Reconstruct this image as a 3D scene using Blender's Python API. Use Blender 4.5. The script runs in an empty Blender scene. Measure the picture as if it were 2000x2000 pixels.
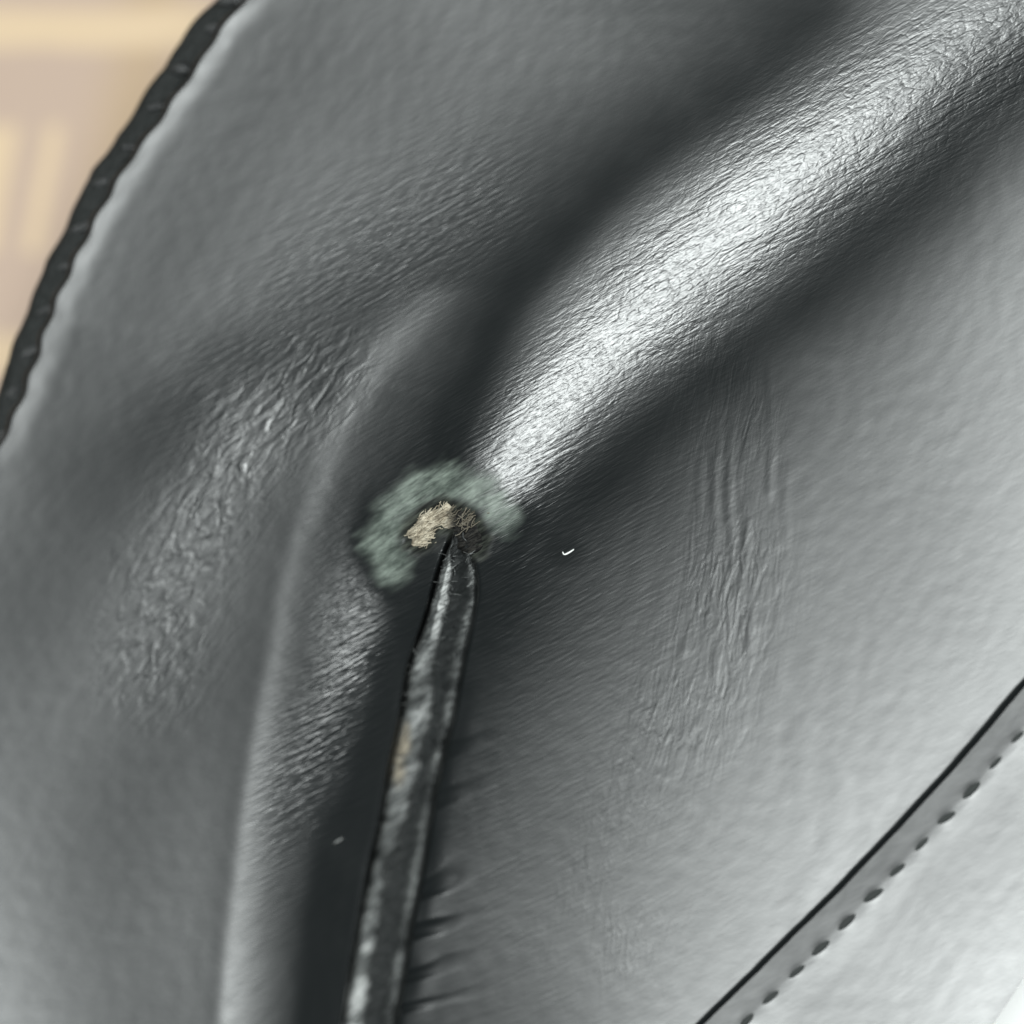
import bpy, math
import numpy as np
from mathutils import Vector

# ------------------------------------------------------------------ camera, light, exposure
PX = 6e-5                     # metres on the leather for one unit of the 2000-unit layout grid
DIST = 0.40                   # camera height above the mean leather surface
TABLE_Z = -0.060
sc = bpy.context.scene
sc.view_settings.view_transform = 'Standard'
sc.view_settings.look = 'None'
sc.view_settings.exposure = 0.0
sc.view_settings.gamma = 1.0
cam = bpy.data.cameras.new('camera')
cam.sensor_width = 36.0
cam.lens = 36.0 * DIST / (2000 * PX)
cam.clip_start = 0.01
cam.clip_end = 50.0
cam.dof.use_dof = True
cam.dof.focus_distance = DIST - 0.001
cam.dof.aperture_fstop = cam.lens / 29.0
cam_o = bpy.data.objects.new('camera', cam)
cam_o.location = (0, 0, DIST)
sc.collection.objects.link(cam_o)
sc.camera = cam_o

world = bpy.data.worlds.new('World')
sc.world = world
world.use_nodes = True
bg = world.node_tree.nodes['Background']
bg.inputs[0].default_value = (0.80, 0.95, 1.0, 1)
bg.inputs[1].default_value = 0.11

lamp = bpy.data.lights.new('window_light', 'AREA')
lamp.shape = 'RECTANGLE'
lamp.size = 0.42
lamp.size_y = 0.34
lamp.energy = 18.0
lamp.color = (0.95, 1.0, 0.988)
lamp_o = bpy.data.objects.new('window_light', lamp)
lamp_o.location = (0.0, 0.12, 1.0)
lamp_o.rotation_euler = (Vector((0, 0, 0)) - lamp_o.location).to_track_quat('-Z', 'Y').to_euler()
sc.collection.objects.link(lamp_o)

# ------------------------------------------------------------------ relief of the leather (cosine series, in grid units)
M = 120
LO, SPAN, STEP = -154.5098, 2309.0196, 0.002
RELIEF = [
    [-81093, -45102, -13565, 3133, -317, -4419, -1658, 1608, 2111, -184, -1077, -1073, 197, 508, 281, -252, -267, -163, 89, 41, 17, -121, -89, -16, 99, 7, -49, -100, -43, 32, 68, -19, -31, -33, -33, 4, 28, -13, -18, -24, 1, 4, 5, -29, -7, -2, 7, -5, -8, -12, -8, -1, 8, -10, -7, -17, 11, 1, -1, -13, -11, -1, 5, 3, -5, -10, -5, -2, 7, -3, -6, -5, 0, -1, 2, -4, -5, -4, 3, -2, -1, -4, -3, -2, 1, -2, -2, -3, 0, -1, 0, -3, -2, -3, 0, 0, -1, -4, -1, -2, 1, -1, -1, -2, -1, -1, 0, -1, -1, -2, 0, -1, 0, -1, -1, -2, 0, 1, -1],
    [6208, -19438, -5962, 2665, 727, 4906, -313, -797, -2510, -95, 844, 1355, -130, -437, -792, 256, 263, 346, -201, -126, -133, 249, 33, 33, -179, -29, 26, 162, -9, -4, -102, -13, 21, 84, -22, 8, -40, 11, -9, 42, -29, 1, -8, 25, -5, 16, -33, 11, -10, 35, -16, 8, -22, 16, 2, 12, -12, -3, -9, 21, 0, 9, -19, 3, -7, 17, -2, 3, -9, 3, -3, 12, -6, 0, -7, 8, -3, 7, -5, 1, -5, 9, -3, 5, -6, 4, -3, 6, -3, 2, -5, 5, -1, 5, -5, 3, -3, 4, 0, 3, -4, 2, -2, 4, -2, 3, -4, 3, -2, 2, -1, 0, -2, 1, 0, 1, -1, 2, -2, 2],
    [-10796, -8293, 18528, 3069, -4796, 66, 606, 756, 437, 723, 162, -752, -514, 260, 654, 270, -299, -344, 96, 294, 154, -140, -153, 12, 155, 109, -11, -107, -62, 49, 79, 39, -14, -33, -21, 39, 24, -10, -9, 25, 10, -1, 12, -10, -8, 8, 20, 17, -11, -6, -2, 15, 8, -3, 1, -4, 11, 6, 5, -1, -8, 4, 6, 12, -2, 0, -4, 1, 7, 4, -1, 1, -1, 2, 5, 3, -4, 0, 4, 3, 2, 2, -3, 1, 2, 4, -1, 0, 1, 3, 1, 1, -1, 1, 1, 4, 1, 0, 0, 0, 1, 3, 0, 1, -1, 2, 0, 2, 0, 0, 1, 1, 1, 0, 0, 0, 0, 2, -1, 2],
    [-9352, 1998, 5724, -4417, 19, 1185, 137, 302, -929, -613, -194, 286, 413, 124, -429, -248, 122, 311, 69, -230, -197, 84, 188, 101, -126, -179, -29, 142, 77, -8, -81, -65, 22, 56, -8, -21, -5, 8, 11, 4, -31, -15, 18, 14, 6, -5, -17, -5, -3, 15, -1, -1, -11, -1, 8, -3, 2, -10, -3, 5, 4, 3, -7, -6, -4, 6, 4, -2, -2, -4, -2, 4, 1, -3, -2, 0, 0, 2, 1, -4, -3, 3, 1, 1, -2, -2, -1, 1, 2, -2, -2, -1, 2, 1, -1, -2, -1, -1, 2, 0, -1, -2, -1, 1, 0, 0, -2, 1, 0, 0, 1, -1, 0, 0, 1, -1, 0, 1, -2],
    [988, 2118, -995, -4214, 4413, 933, -2236, -626, 271, 539, 306, -207, -160, -35, 152, 134, -56, -136, -50, 63, 149, 30, -169, -149, 69, 155, 75, -74, -122, -23, 82, 41, -3, -19, -29, 15, 27, -13, -27, 1, 17, 19, 9, -33, -17, 11, 11, 8, -2, 1, -14, 0, 9, 5, -3, -11, 6, 5, 4, -2, -9, -1, 1, 11, 0, -1, -7, -3, 6, 3, -2, -1, -1, -1, 3, 2, -3, -3, 2, 1, 2, 1, -4, -1, 1, 3, -1, -1, -1, 1, 1, 1, -2, -1, -1, 3, 1, -1, -1, -1, 1, 1, 0, 0, -1, 1, 0, 1, 0, -1, 1, -1, 1, 0, 0, -1, 0, 1, -1, 1],
    [-2122, 898, -1298, -1101, 2181, -1401, -881, 778, 687, 65, -217, -144, 86, 178, -21, -68, -101, -3, 131, -36, -52, -73, 53, 79, 51, -73, -73, -9, 66, 70, 0, -70, -18, 30, 22, 0, -9, -25, 15, 38, -6, -37, -3, 3, 23, 13, -9, -15, -5, 7, 9, 3, -3, -6, 6, -2, 10, -10, -3, 0, 9, 5, 0, -7, -6, 3, 6, 2, 2, -7, -1, 3, 4, -3, 0, 0, 1, 1, 3, -3, -2, 1, 1, 1, 1, -2, 0, 0, 3, -1, 0, -2, 2, 0, 1, -1, 0, -2, 3, 0, 1, -1, 0, 0, 1, 1, -1, 0, 0, 0, 2, -1, 0, -1, 1, 0, 0, 1, -1, 1],
    [-829, 257, 697, -211, 15, -1302, 1813, 917, -723, -764, 152, 461, 159, -354, -285, 62, 299, 44, -92, -145, 27, 105, 50, -30, -84, -26, 75, 88, -43, -79, -7, 30, 44, 0, -54, -11, 37, 11, -7, -19, -14, -1, 43, 8, -19, -23, -3, 18, 8, 1, -10, -1, -1, 0, 6, -8, 2, 0, 7, 3, -7, -5, -2, 6, 4, 4, -3, -7, 1, 1, 2, 2, -2, -4, 3, 2, -2, -2, 1, -2, 3, 2, -1, -3, -1, 1, 2, 0, 0, -1, 1, 1, 0, -1, -1, 1, 1, 0, 0, -2, 0, 1, 1, 0, -1, 0, 0, 1, 0, -2, 1, -1, 1, 0, 0, -1, 0, 1, -1],
    [-1040, 655, -200, -18, 268, -18, 569, -639, -319, 48, 395, -204, -345, 79, 231, 133, -166, -168, 52, 159, 55, -94, -92, 29, 125, 4, -71, -57, 19, 48, 29, -50, -28, 18, 21, 4, -4, -27, -7, 31, 16, -12, -6, -24, 0, 24, 13, -8, -14, -1, 0, 7, 1, -6, 4, -3, 7, -3, -4, -5, 1, 5, 5, 0, -7, -3, 1, 2, 6, -1, -4, -1, 2, 0, 2, -2, -2, 2, 4, -2, -3, 0, -1, 2, 2, -1, -2, -1, 2, 0, 0, -1, 0, 1, 1, 0, -1, -2, 2, 0, 1, -1, -1, 0, 0, 1, -1, 0, 0, 0, 2, -1, 0, -1, 0, 0, 0, 1, -1],
    [99, 275, 152, 73, 205, -385, -331, -282, 670, 283, -153, -219, -22, 129, 101, -101, -88, 70, 91, -56, -39, 46, 47, -19, -46, -32, 17, 41, -9, -21, -13, 4, 20, 17, -26, -13, 26, 6, 0, -3, -8, -14, 19, -1, 6, 1, -10, -6, 1, 14, -2, -4, -2, 2, 6, -7, 3, -6, 3, 6, 4, -4, -8, -2, 5, 6, 2, -5, -1, -2, 1, 2, 1, -3, 1, 2, 0, -3, 0, -2, 2, 3, -1, -3, 0, -1, 2, 0, 1, -2, 1, 1, 1, -2, -1, 0, 2, 0, 1, -2, -1, 0, 1, 1, 0, 0, -1, 1, 1, -1, 1, -1, 0, 0, 1, 0, -1, 0, -1, 1],
    [-596, 384, -129, -208, -429, -114, 183, 417, 249, -401, -97, 95, 109, -104, -143, 40, 73, 107, -5, -127, 1, 67, -9, -71, -8, 35, 43, -10, -53, -16, 61, 13, -13, -17, -5, 17, 15, -13, -18, 13, 7, -11, 10, -4, -7, -4, 4, 7, 0, -4, -7, 4, 8, -1, -7, -6, 10, 5, 0, -6, -8, 3, 6, 6, -3, -3, -5, -1, 5, 1, -2, 0, 1, -3, 2, 0, -1, 0, 4, 0, -2, 0, -2, 1, 2, 2, -1, -1, 0, 1, 0, 0, -1, 0, 1, 1, -1, -2, 0, 0, 2, 0, -1, -1, -1, 1, 0, 1, -1, -1, 2, 0, 0, -1, 0, 0, 0, 1, -1],
    [-305, -15, 225, 130, -181, -27, 102, 182, 15, -54, 6, -180, 26, 49, 117, 20, -45, -42, 40, 29, -53, -18, -39, 47, 53, -22, -51, 13, 28, 21, -1, -31, -12, 32, 9, -19, -9, -2, 9, 7, -2, -23, 16, 6, -3, -1, -6, 4, -2, 8, -2, -1, -7, -1, 10, 1, 0, -11, -3, 5, 7, 2, -3, -6, -5, 5, 6, -1, 0, -4, -2, 3, 2, -3, 1, 1, 0, 1, 1, -4, -2, 4, 3, 0, -2, -2, 0, 1, 2, -1, 0, 0, 2, 0, -1, -2, 0, 1, 3, -1, -2, -1, 0, 2, 0, 0, -2, 0, 1, 0, 0, -2, 0, 1, 1, 0, -1, 0, -1, 1],
    [-449, 190, -147, 62, 44, 276, -122, -208, -99, 186, 19, -97, 98, -66, -34, 63, 12, -11, -81, -17, -6, 36, 48, -21, 5, -17, -10, 26, 24, -13, -11, -16, 6, 19, -6, -16, 7, 1, -10, 7, 8, 3, 1, -11, -4, 10, 9, -6, -8, 4, 1, 0, 1, 1, 2, -9, 2, 2, 5, 3, -5, -7, -1, 8, 2, 1, -6, -3, 3, 3, -1, -1, -1, -2, 5, 0, -3, -3, 2, 2, 2, 1, -4, -2, 2, 3, 0, -2, 0, 1, 1, 0, -1, -1, 0, 3, 1, -2, -1, -1, 2, 2, 0, -1, -1, 1, 0, 1, 0, -1, 1, 0, 0, 0, 0, 0, 0, 1, -1],
    [-38, 100, -1, -25, -68, 57, -133, -74, 98, 156, -122, -24, 164, -51, -65, 91, -13, -103, -7, 83, 46, -11, -29, -26, 23, 55, -8, -24, -30, -7, 23, 12, 1, -10, -23, 1, 23, 7, -11, -4, 6, -8, 14, -1, -3, 2, 2, 0, -8, 6, -1, 5, -2, -3, -3, -2, 11, 1, -8, -5, 2, 6, 2, -2, -6, 1, 3, 1, 1, -2, -3, 4, 3, -3, -2, 0, 1, 3, 2, -3, -3, 2, 1, 2, 0, -1, -1, 1, 1, -1, -1, 0, 2, 1, -1, -1, 0, 0, 2, 1, -1, -1, -1, 1, 1, 1, -1, 0, 0, 0, 1, -1, -1, 0, 1, 0, 0, 0, -1, 1],
    [-334, 188, -112, -39, -96, 75, -81, 80, 56, 26, -43, 65, -27, -73, -38, 2, 63, -21, 22, 0, -63, 8, 72, 11, -46, -32, 1, 30, 8, -26, -8, 4, 2, 8, 1, 1, 5, -7, -1, 18, 1, -20, 8, 8, -3, -5, -8, 6, 5, 3, -8, -5, 2, 6, 7, -8, -3, -1, 3, 3, 0, -3, -2, 2, 0, 3, -2, -4, 2, 3, -1, 0, -1, -3, 4, 2, -1, -4, 1, 0, 1, 2, -2, -1, 1, 1, 0, -1, 0, 0, 1, 0, -2, -1, 0, 2, 1, -1, -1, -2, 0, 1, 1, 0, -1, 0, 0, 1, 0, -1, 1, 0, 0, 0, 0, -1, 0, 1],
    [-13, 89, 58, -28, 7, 33, -89, -17, 5, 15, 52, 18, -165, 60, 96, -58, -13, 0, 34, 23, -30, -3, 15, -16, -3, 16, -6, -23, -6, 7, 22, -3, -12, -3, 11, 10, 4, -10, -6, 9, 2, -13, 2, 0, -2, -1, 2, -1, -3, 4, 0, 2, 0, -2, 1, -4, 6, -1, 0, -1, -1, 0, 2, 0, -3, -1, 2, 0, 1, -1, -3, 1, 2, 0, 1, -1, -3, 0, 3, 0, -2, 1, 0, 0, 0, 0, 0, 0, 1, -1, -1, -1, 1, 2, 0, -1, -1, -1, 2, 1, 0, 0, -1, 0, 0, 1, -1, 0, 0, 0, 1, -1, 0, 0, 1, 0, 0, 0, -1],
    [-251, 160, 38, 4, -42, 31, -39, 47, -8, -4, 45, 54, -54, 31, 37, -90, 5, 15, 9, -15, 14, 12, -9, -20, 10, 11, -12, -13, 10, 30, -7, -14, 5, 18, -1, -12, -2, 5, -5, -3, 5, -6, 4, -5, -1, 6, 9, -3, -9, 5, 1, 3, -1, -2, -1, 2, 4, -5, -3, 5, 3, -2, -4, 1, 2, 3, 0, -2, -2, 1, 0, 3, 1, -5, -1, 2, 2, 0, 1, -3, -1, 3, 0, -1, 0, 1, 0, 0, -1, -1, 1, 2, 0, -1, -2, 1, 1, 0, 0, 0, 0, 0, 0, 0, 0, 0, -1, 1, 0, -1, 0, 0, 1, 1, 0, -1, -1],
    [-52, -12, 126, 8, -1, -8, 5, 33, 5, -21, -14, 38, -5, -20, -50, 11, 24, 8, -23, -9, 11, 26, 11, -33, -16, -5, 13, 22, 1, -12, -7, -3, 19, 0, -18, -11, 10, 13, -14, -9, 2, -1, 12, 4, -7, -1, 0, 8, -5, 1, -4, 0, 2, 0, 2, -9, 2, 2, 3, -3, -3, -3, 3, 6, -1, -4, -2, 0, 5, 3, -5, -2, 0, 0, 2, 2, -2, -3, 1, 1, 0, 1, -2, 0, 2, 1, -1, -1, 1, 0, 0, -1, 0, 0, 0, 1, 1, -1, 0, 0, 0, 1, 0, 0, -1, 0, 0, 0, -1, -1, 1, 1, 0, -1, 0, 0, 1, 0, -1],
    [-190, 44, -86, -64, -6, 38, -12, -20, -64, -25, -11, 19, 27, 13, -10, -25, -17, 10, 32, -1, 0, -24, 8, -2, 10, -1, -9, 8, 5, 2, 7, -6, -16, 3, 1, 6, -1, -13, 0, 18, 6, -12, -3, 4, 11, -3, 0, -7, -2, 5, 8, -5, -6, -1, 4, 0, 2, 1, -5, -2, 3, 4, 2, -4, -5, 2, 6, -1, -3, -1, -1, 2, 3, -2, 0, -1, 1, 0, 3, -2, -2, 1, 1, 0, 0, -1, -1, 1, 2, 0, -2, -1, 1, 2, 0, -1, -1, 0, 1, 0, 0, -1, 0, 0, 0, 0, -1, 0, 0, 0, 0, -1, 0, 0, 1, 0, -1, 0, 0, 1],
    [-48, -57, 73, 17, 26, -58, -47, 12, 41, 38, 18, -11, -17, 44, 17, -15, -14, -14, 7, 31, 26, -14, -18, -12, 0, 3, 17, -4, -7, -8, 7, 0, -1, -4, -10, 1, 9, 7, 2, -2, -4, -4, 11, 2, -4, -5, -5, 5, 1, 5, -9, -3, 0, 7, 5, -6, 0, -2, 3, 3, 3, -4, -4, 0, 3, 3, -1, -5, -2, 4, 1, 0, -2, -2, 1, 3, -1, -2, 1, -1, 0, 3, -1, -2, -1, 2, 1, -1, -1, -1, 1, 1, 0, -1, -1, 0, 1, 0, 0, -1, 0, 1, 1, 0, -1, 0, 0, 0, 0, -1, 0, 0, 1, 1, 0, -1, 0, 1],
    [-102, 93, -31, -42, 3, 49, 22, -4, -22, -5, 52, 19, -16, -27, -38, -22, 47, -16, -3, 14, -22, -26, 28, 15, -12, -31, 9, 20, -2, 19, -14, -18, -1, 13, 5, 4, 1, 0, -9, 1, 11, 0, -3, -8, -4, 7, 6, -1, -7, -5, 2, 8, 6, -4, -4, -3, 6, 4, -3, -2, -1, -1, 1, 4, 0, -4, -1, 3, 4, 0, -5, 0, 3, 0, -1, -1, 0, -1, 4, -1, -2, 0, 0, 1, 0, 0, -2, 0, 2, 1, 0, -1, -1, 0, 1, 1, 0, -1, 0, 1, 1, 0, 0, 0, 0, 1, 0, -1, -1, 0, 1, 0, 0, -1, 0, 0, 1, 0, -1],
    [46, 19, 50, -24, 20, -19, -11, -20, 25, 0, -8, -17, 0, 30, -17, 4, 31, -51, -15, 73, 2, -9, -12, -16, 2, 16, 27, -1, -34, -9, 25, -4, -4, -1, -6, 6, 4, 6, -4, -1, -4, -9, 4, 6, -1, -5, -3, 4, 0, 4, 2, 1, -3, -2, 2, -1, 1, -2, -1, -1, 3, -1, -2, 0, 0, 1, 1, 0, -1, 0, -1, 2, 0, -3, -1, 2, 1, -3, 0, 0, 1, 1, 0, -2, 0, 1, 0, 0, 0, -1, 0, 1, 1, 0, -1, 0, 0, 0, 1, 0, -1, 0, 1, 1, -1, -1, -1, 1, 1, -1, 0, -1, 0, 1, 1, 0, -1],
    [-121, 52, 5, -3, -15, -3, -7, -13, 3, -30, 6, 23, 33, -5, -22, 2, 14, -22, -10, -7, -21, 14, 16, -4, -2, -4, -10, 9, 10, -7, -10, -3, -8, 22, 6, -7, -3, -7, 2, 9, -4, -11, 5, 4, -1, -2, 3, 2, 0, 2, 3, -1, -6, 0, 5, -2, -4, 0, 1, 1, 0, 1, -1, 1, 0, 1, 1, -1, -1, 2, 0, -1, 0, 0, 1, 0, -1, -1, 2, 1, -1, 0, -1, 1, 0, 1, -1, -1, 1, 1, 0, -1, 0, 0, 0, 0, 0, -1, 0, 0, 1, 0, 0, -1, 0, 1, 1, 0, -1, -1, 1, 1],
    [-14, -20, 55, -10, 9, -26, 25, 3, 12, -17, -15, -5, 3, 27, 8, -12, -58, 6, 48, 2, -19, 21, 0, 6, 12, -2, -20, -6, 16, -6, -3, 2, 6, -4, -5, 0, 5, 7, -17, -2, 5, 0, 7, -3, -3, 5, 1, 1, -7, 4, -1, -1, -4, 0, 3, -4, 1, 3, 0, -4, 1, 2, 2, 0, -2, -2, 2, 1, -2, 0, -2, 1, 1, 1, -2, 0, 0, 0, 1, -1, -1, 1, 1, -1, 0, 0, 0, 0, 0, 0, -1, 0, 1, 0, -1, 0, 0, 0, 0, 0, -1, 0, 0, 1, 0, 0, -1, -1, 1, 1, 0, -1, -1, 0, 1],
    [-118, 29, -9, -3, 0, 8, 15, -1, 1, -18, 0, 7, 3, -13, 2, 17, -6, 17, 4, -41, 9, 34, -4, -25, -23, 8, 20, 0, -20, 6, -2, 4, 9, 6, -12, 0, 4, 3, -5, -7, 13, -2, -3, 3, 3, 2, -4, -2, 1, 0, -3, -2, 3, 2, 0, -2, 1, 2, 0, 1, 2, 0, -5, 1, 3, -1, -2, 0, 0, 1, 0, 0, 0, -1, 1, 1, 1, -2, 1, 1, -1, 0, 0, 0, -1, 1, -1, 0, -1, 0, 0, 1, 0, 0, 0, 1, 1, -1, 0, 0, 0, 0, 1, 0, -1, 0, 0, 1, 0, -1, 0, 0, 0, 0, 0, 0, 0, 1],
    [10, -8, 8, -34, 30, 9, 5, -26, 6, 21, 15, 11, -14, -6, -1, 23, 0, -6, -26, 5, 22, 0, -21, 15, 11, 6, -2, -9, -9, 11, 11, -11, 5, 4, -2, -1, 3, -6, -7, 9, 2, 1, -2, 2, 1, -8, 1, 4, -2, -2, -4, 6, 2, -2, -1, -1, 2, 1, 1, -1, 0, 0, -2, 1, 2, -2, -2, 1, 2, 1, -1, 0, 0, 1, -1, 2, -1, -1, 0, 1, -1, 0, 1, 0, 0, 0, 0, 0, 0, 0, 0, 0, 0, 0, 0, 0, 0, -1, 0, 1, 0, 0, 0, 0, 0, 1],
    [-98, 25, -2, 8, -14, -12, -16, 20, 30, 9, -17, -16, 6, 24, -2, -26, -10, 11, 1, 3, -10, -14, 2, 28, 5, -26, -19, 16, 1, -2, 4, -3, -1, 7, 0, -2, -10, -5, 4, 9, 3, -11, 4, -1, -1, 0, -1, 1, -6, 4, 5, 0, -3, -3, 3, 4, -1, -1, -2, -1, -1, 4, 0, -4, -1, 1, 2, 2, -2, -1, 0, 1, 0, 0, -1, -1, 2, -1, 1, -1, 0, 1, 0, -1, 0, 1, -1, 0, 0, 1, -1, 0, 0, 1, -1, -1, 0, 0, 0, 0, 0, -1, 1],
    [14, 14, 31, -22, -13, -16, -2, 5, -3, 0, -3, 1, -17, 8, 6, -3, -10, 1, -8, 6, -1, 17, 6, -2, -3, 1, 0, 6, -7, -10, 17, 1, -3, 1, -2, -7, -3, 3, 7, -2, 0, 1, 1, 2, -4, -2, 3, 2, -2, 2, -1, -1, -1, 3, 2, -2, -2, -2, 3, -1, -2, 0, 1, -1, 2, 1, 0, 0, 0, -1, 1, 0, -1, 0, 0, -1, -1, 1, 1, 0, -1, 0, 1, -1, 0, 0, 0, 0, 1, 0, 0, 0, 1, 1, 0, 0, 1, -1, 0, 0, 0, 0, 0, 0, -1, 1],
    [-43, 59, -20, -20, -10, 26, -1, -6, -24, -10, 14, 23, 3, -7, 6, 10, 1, 5, 3, -6, -16, 2, 22, 0, -10, -8, 4, 2, -6, -3, 11, 0, -12, 7, 1, -9, 4, 8, -1, -5, 3, 4, 1, -8, 0, 0, 2, 4, -3, 1, 1, -1, 2, -1, 1, -3, -1, 1, 1, 1, -1, 1, 0, 1, 2, -1, -2, 1, 1, -1, -1, 1, -1, -1, 1, 1, 1, -1, 1, 0, 1, 0, 1, 0, -1, 1, 0, 0, 0, 0, 0, 1, 0, 0, -1, 0, 1, 0, 0, 0, 0, -1, 1, 0, 0, 0, 0, 0, 1],
    [-9, 1, 39, 6, 14, -12, -15, 5, 10, 8, -8, 1, 5, -5, 1, 13, -6, -25, -16, 10, 10, -7, -8, 1, 10, 8, 3, -11, -7, -2, 5, 2, -1, 0, 1, -7, 6, 3, -6, 2, 8, -6, -6, 0, 3, 2, -5, 0, 3, 0, 0, -1, -2, 0, -1, -1, 2, 1, -1, -2, 2, 1, 0, -1, 1, -1, -2, 0, 2, -1, -1, 1, 0, -1, 1, 1, 0, -1, 0, 2, 0, -1, 0, 0, 0, 0, 0, -1, 0, 0, 1, 0, -1, 0, 1, 0, 1, -1, 0, 1, 1, 0, 0, 0, -1, 0, 1, 0, 0, 0, 0, 0, 0, -1],
    [-88, 8, -9, 5, 1, -1, -10, 5, 11, 1, -12, -21, 0, 0, 1, -2, 5, 2, 5, 0, -7, -15, 10, 13, 7, -14, -15, 2, 16, -3, -12, 3, 10, 1, -3, 2, 2, -5, -3, 8, 5, -8, -3, 2, 2, -4, 4, 4, -2, -2, 0, 2, -2, -2, 4, 0, 1, 0, -1, 1, 1, 1, 0, -3, 0, 1, 0, 0, 0, 0, 0, 2, 0, 0, 1, -1, 0, 0, 1, -1, -1, 0, 2, 0, -1, 0, 1, 0, 0, 0, -1, 0, 1, 1, -1, -1, 0, 0, 1, 0, 0, -1, 0, 0, 0, 0, 0, 0, 1],
    [-4, -11, 12, -19, 9, 1, 18, 6, -4, -8, 7, 3, 3, 5, 5, -3, 10, 2, -3, -10, -2, 4, 7, -7, 3, 20, -4, -12, 3, 1, 4, 0, 1, -5, -5, 2, 5, -1, 0, -2, -3, -3, 5, -4, -2, 2, 3, 5, -5, -2, 2, 0, -3, 0, 3, -1, -2, 1, 3, -3, -2, -1, 2, -1, -1, 0, 0, 0, 1, 0, 0, 0, 0, 0, 0, -1, 0, 1, 0, -1, -1, 1, 0, -1, 0, 1, 1, -1, 0, 0, 0, 0, 0, 0, 0, -1, 1, 0, -1, 0, 0, 0, 0, 0, -1],
    [-45, 29, -13, -17, -5, 5, 10, -2, -2, -7, 22, 10, -6, -19, -3, 1, 7, -10, -13, -2, 4, 5, 7, -12, 0, 8, -5, -6, -2, -6, 5, -4, -1, 7, -3, -2, 0, 4, 3, -2, -3, -3, 1, 2, 3, 3, -3, -1, 3, -1, -2, -1, 0, 2, 1, -2, 0, 0, 0, 1, -1, 1, -1, -1, 2, 0, -1, 0, 1, 1, -1, 1, -2, -1, 1, 1, 0, -2, 0, 1, 1, -1, 0, 0, 1, 1, -1, -1, 0, 0, 0, 0, -1, 0, 0, 1, 0, 0, -1, 1, 1, 0, 0, 0, 0, 0, 1],
    [22, 16, 15, -27, 4, -8, -1, -7, 10, 6, -1, -5, 2, 3, 1, -2, 4, -4, 6, 14, -3, -10, 0, 11, 8, -2, -10, 8, 1, -5, 12, -4, -7, 4, 3, 1, 0, -4, 0, 0, 2, 2, -3, 0, 3, 1, -3, 1, -1, 1, -3, 2, 0, -1, 1, 0, 1, -1, -1, 1, 2, 0, 0, -1, 1, 1, -1, 1, 0, -1, -1, 1, 0, -2, 0, 1, 0, 0, 0, 1, -1, 0, 1, 0, -1, -1, 1, 0, 0, -1, -1, 1, 0, 1, 0, -1, 0, 0, 0, 0, 0, -1, 0, 1],
    [-50, 28, 13, 11, -8, -13, -7, 7, 17, -3, -13, -6, 15, 15, -1, -4, 6, 6, -5, -3, -8, -8, 1, 2, 5, -6, -3, 7, -1, -10, -1, 1, -1, 7, -7, -2, 4, 4, -1, -2, -3, 3, 4, -1, -2, -1, 1, 2, -2, -4, 1, 3, 1, -1, 0, 0, 0, 2, -1, -2, -1, 2, 2, -1, -1, 0, 0, 0, 0, 0, -2, 1, 1, 0, 0, 0, 0, 1, 1, 0, 0, 0, 0, 0, -1, 0, 0, 0, 0, 0, 0, 0, 0, 0, 0, 0, 0, 0, -1, 0, 0, 0, 0, 0, 0, 0, 1],
    [-7, -5, 21, 3, 10, -3, -4, -1, -3, 3, -2, 0, -5, 3, 0, -1, 3, 5, -6, -13, -9, 12, 8, -4, -8, 6, 11, 7, -6, -3, 1, 2, 3, 0, -2, -1, 4, 0, -4, 0, -1, -1, 3, -2, -1, 3, -2, -2, -2, 3, -1, 3, -2, 0, 3, -1, -3, -2, 2, 0, 0, -1, 0, 0, 0, 1, -1, -1, 0, 0, 0, 0, 0, 0, 0, 0, 0, 1, 0, 0, -1, 0, 0, 0, 0, 0, 0, -1, 1, 1, 0, 0, -1, 1, 0, 0, 0, 0, 0, 0, 0, -1, 0, 1, 0, 0, 0, 0, 0, 1],
    [-49, 12, -25, -12, 2, 19, -3, -7, -10, 3, 6, -3, -16, -6, 6, 6, -7, 3, 9, 4, -2, -4, 0, -2, 3, 1, -3, -7, -4, 6, -1, -6, -11, 5, 4, 4, -3, -4, -3, 3, 3, -4, 0, 2, 1, 1, -3, -2, 0, 4, -1, -1, 3, 0, -1, -2, -2, 2, 0, 0, -1, 1, 0, 0, 0, 1, 0, -1, 1, 1, -1, 1, -1, 0, 0, 1, 0, -2, -1, 0, 0, 0, 0, -1, 0, 1, 0, 0, 0, 1, 0, 0, 0, 0, -1, 0, 0, 0, -1, 0, 0, 0, 0, 0, 0, 0, 1],
    [-3, -3, 3, -18, -6, 1, 1, 5, -1, 7, 1, 9, -7, -6, 3, 11, -1, -9, -2, 8, 6, -6, -11, 1, 1, 3, -1, 6, -2, -2, 0, 2, 2, 6, 1, -4, 2, 2, -2, 1, 1, -4, 1, 6, -2, -2, -1, 2, -1, 1, 0, 3, 1, -2, -4, 1, 2, 0, -1, -1, 2, 0, -1, -1, 1, 1, -1, 0, 0, 1, -2, 1, 1, -1, 0, 0, 0, 0, -1, 1, 0, 0, 1, 1, 0, 0, 0, 0, 0, 0, -1, 0, 0, 0, -1, 0, 0, 1, 0, 0, 0, 0, 0, 1],
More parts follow.
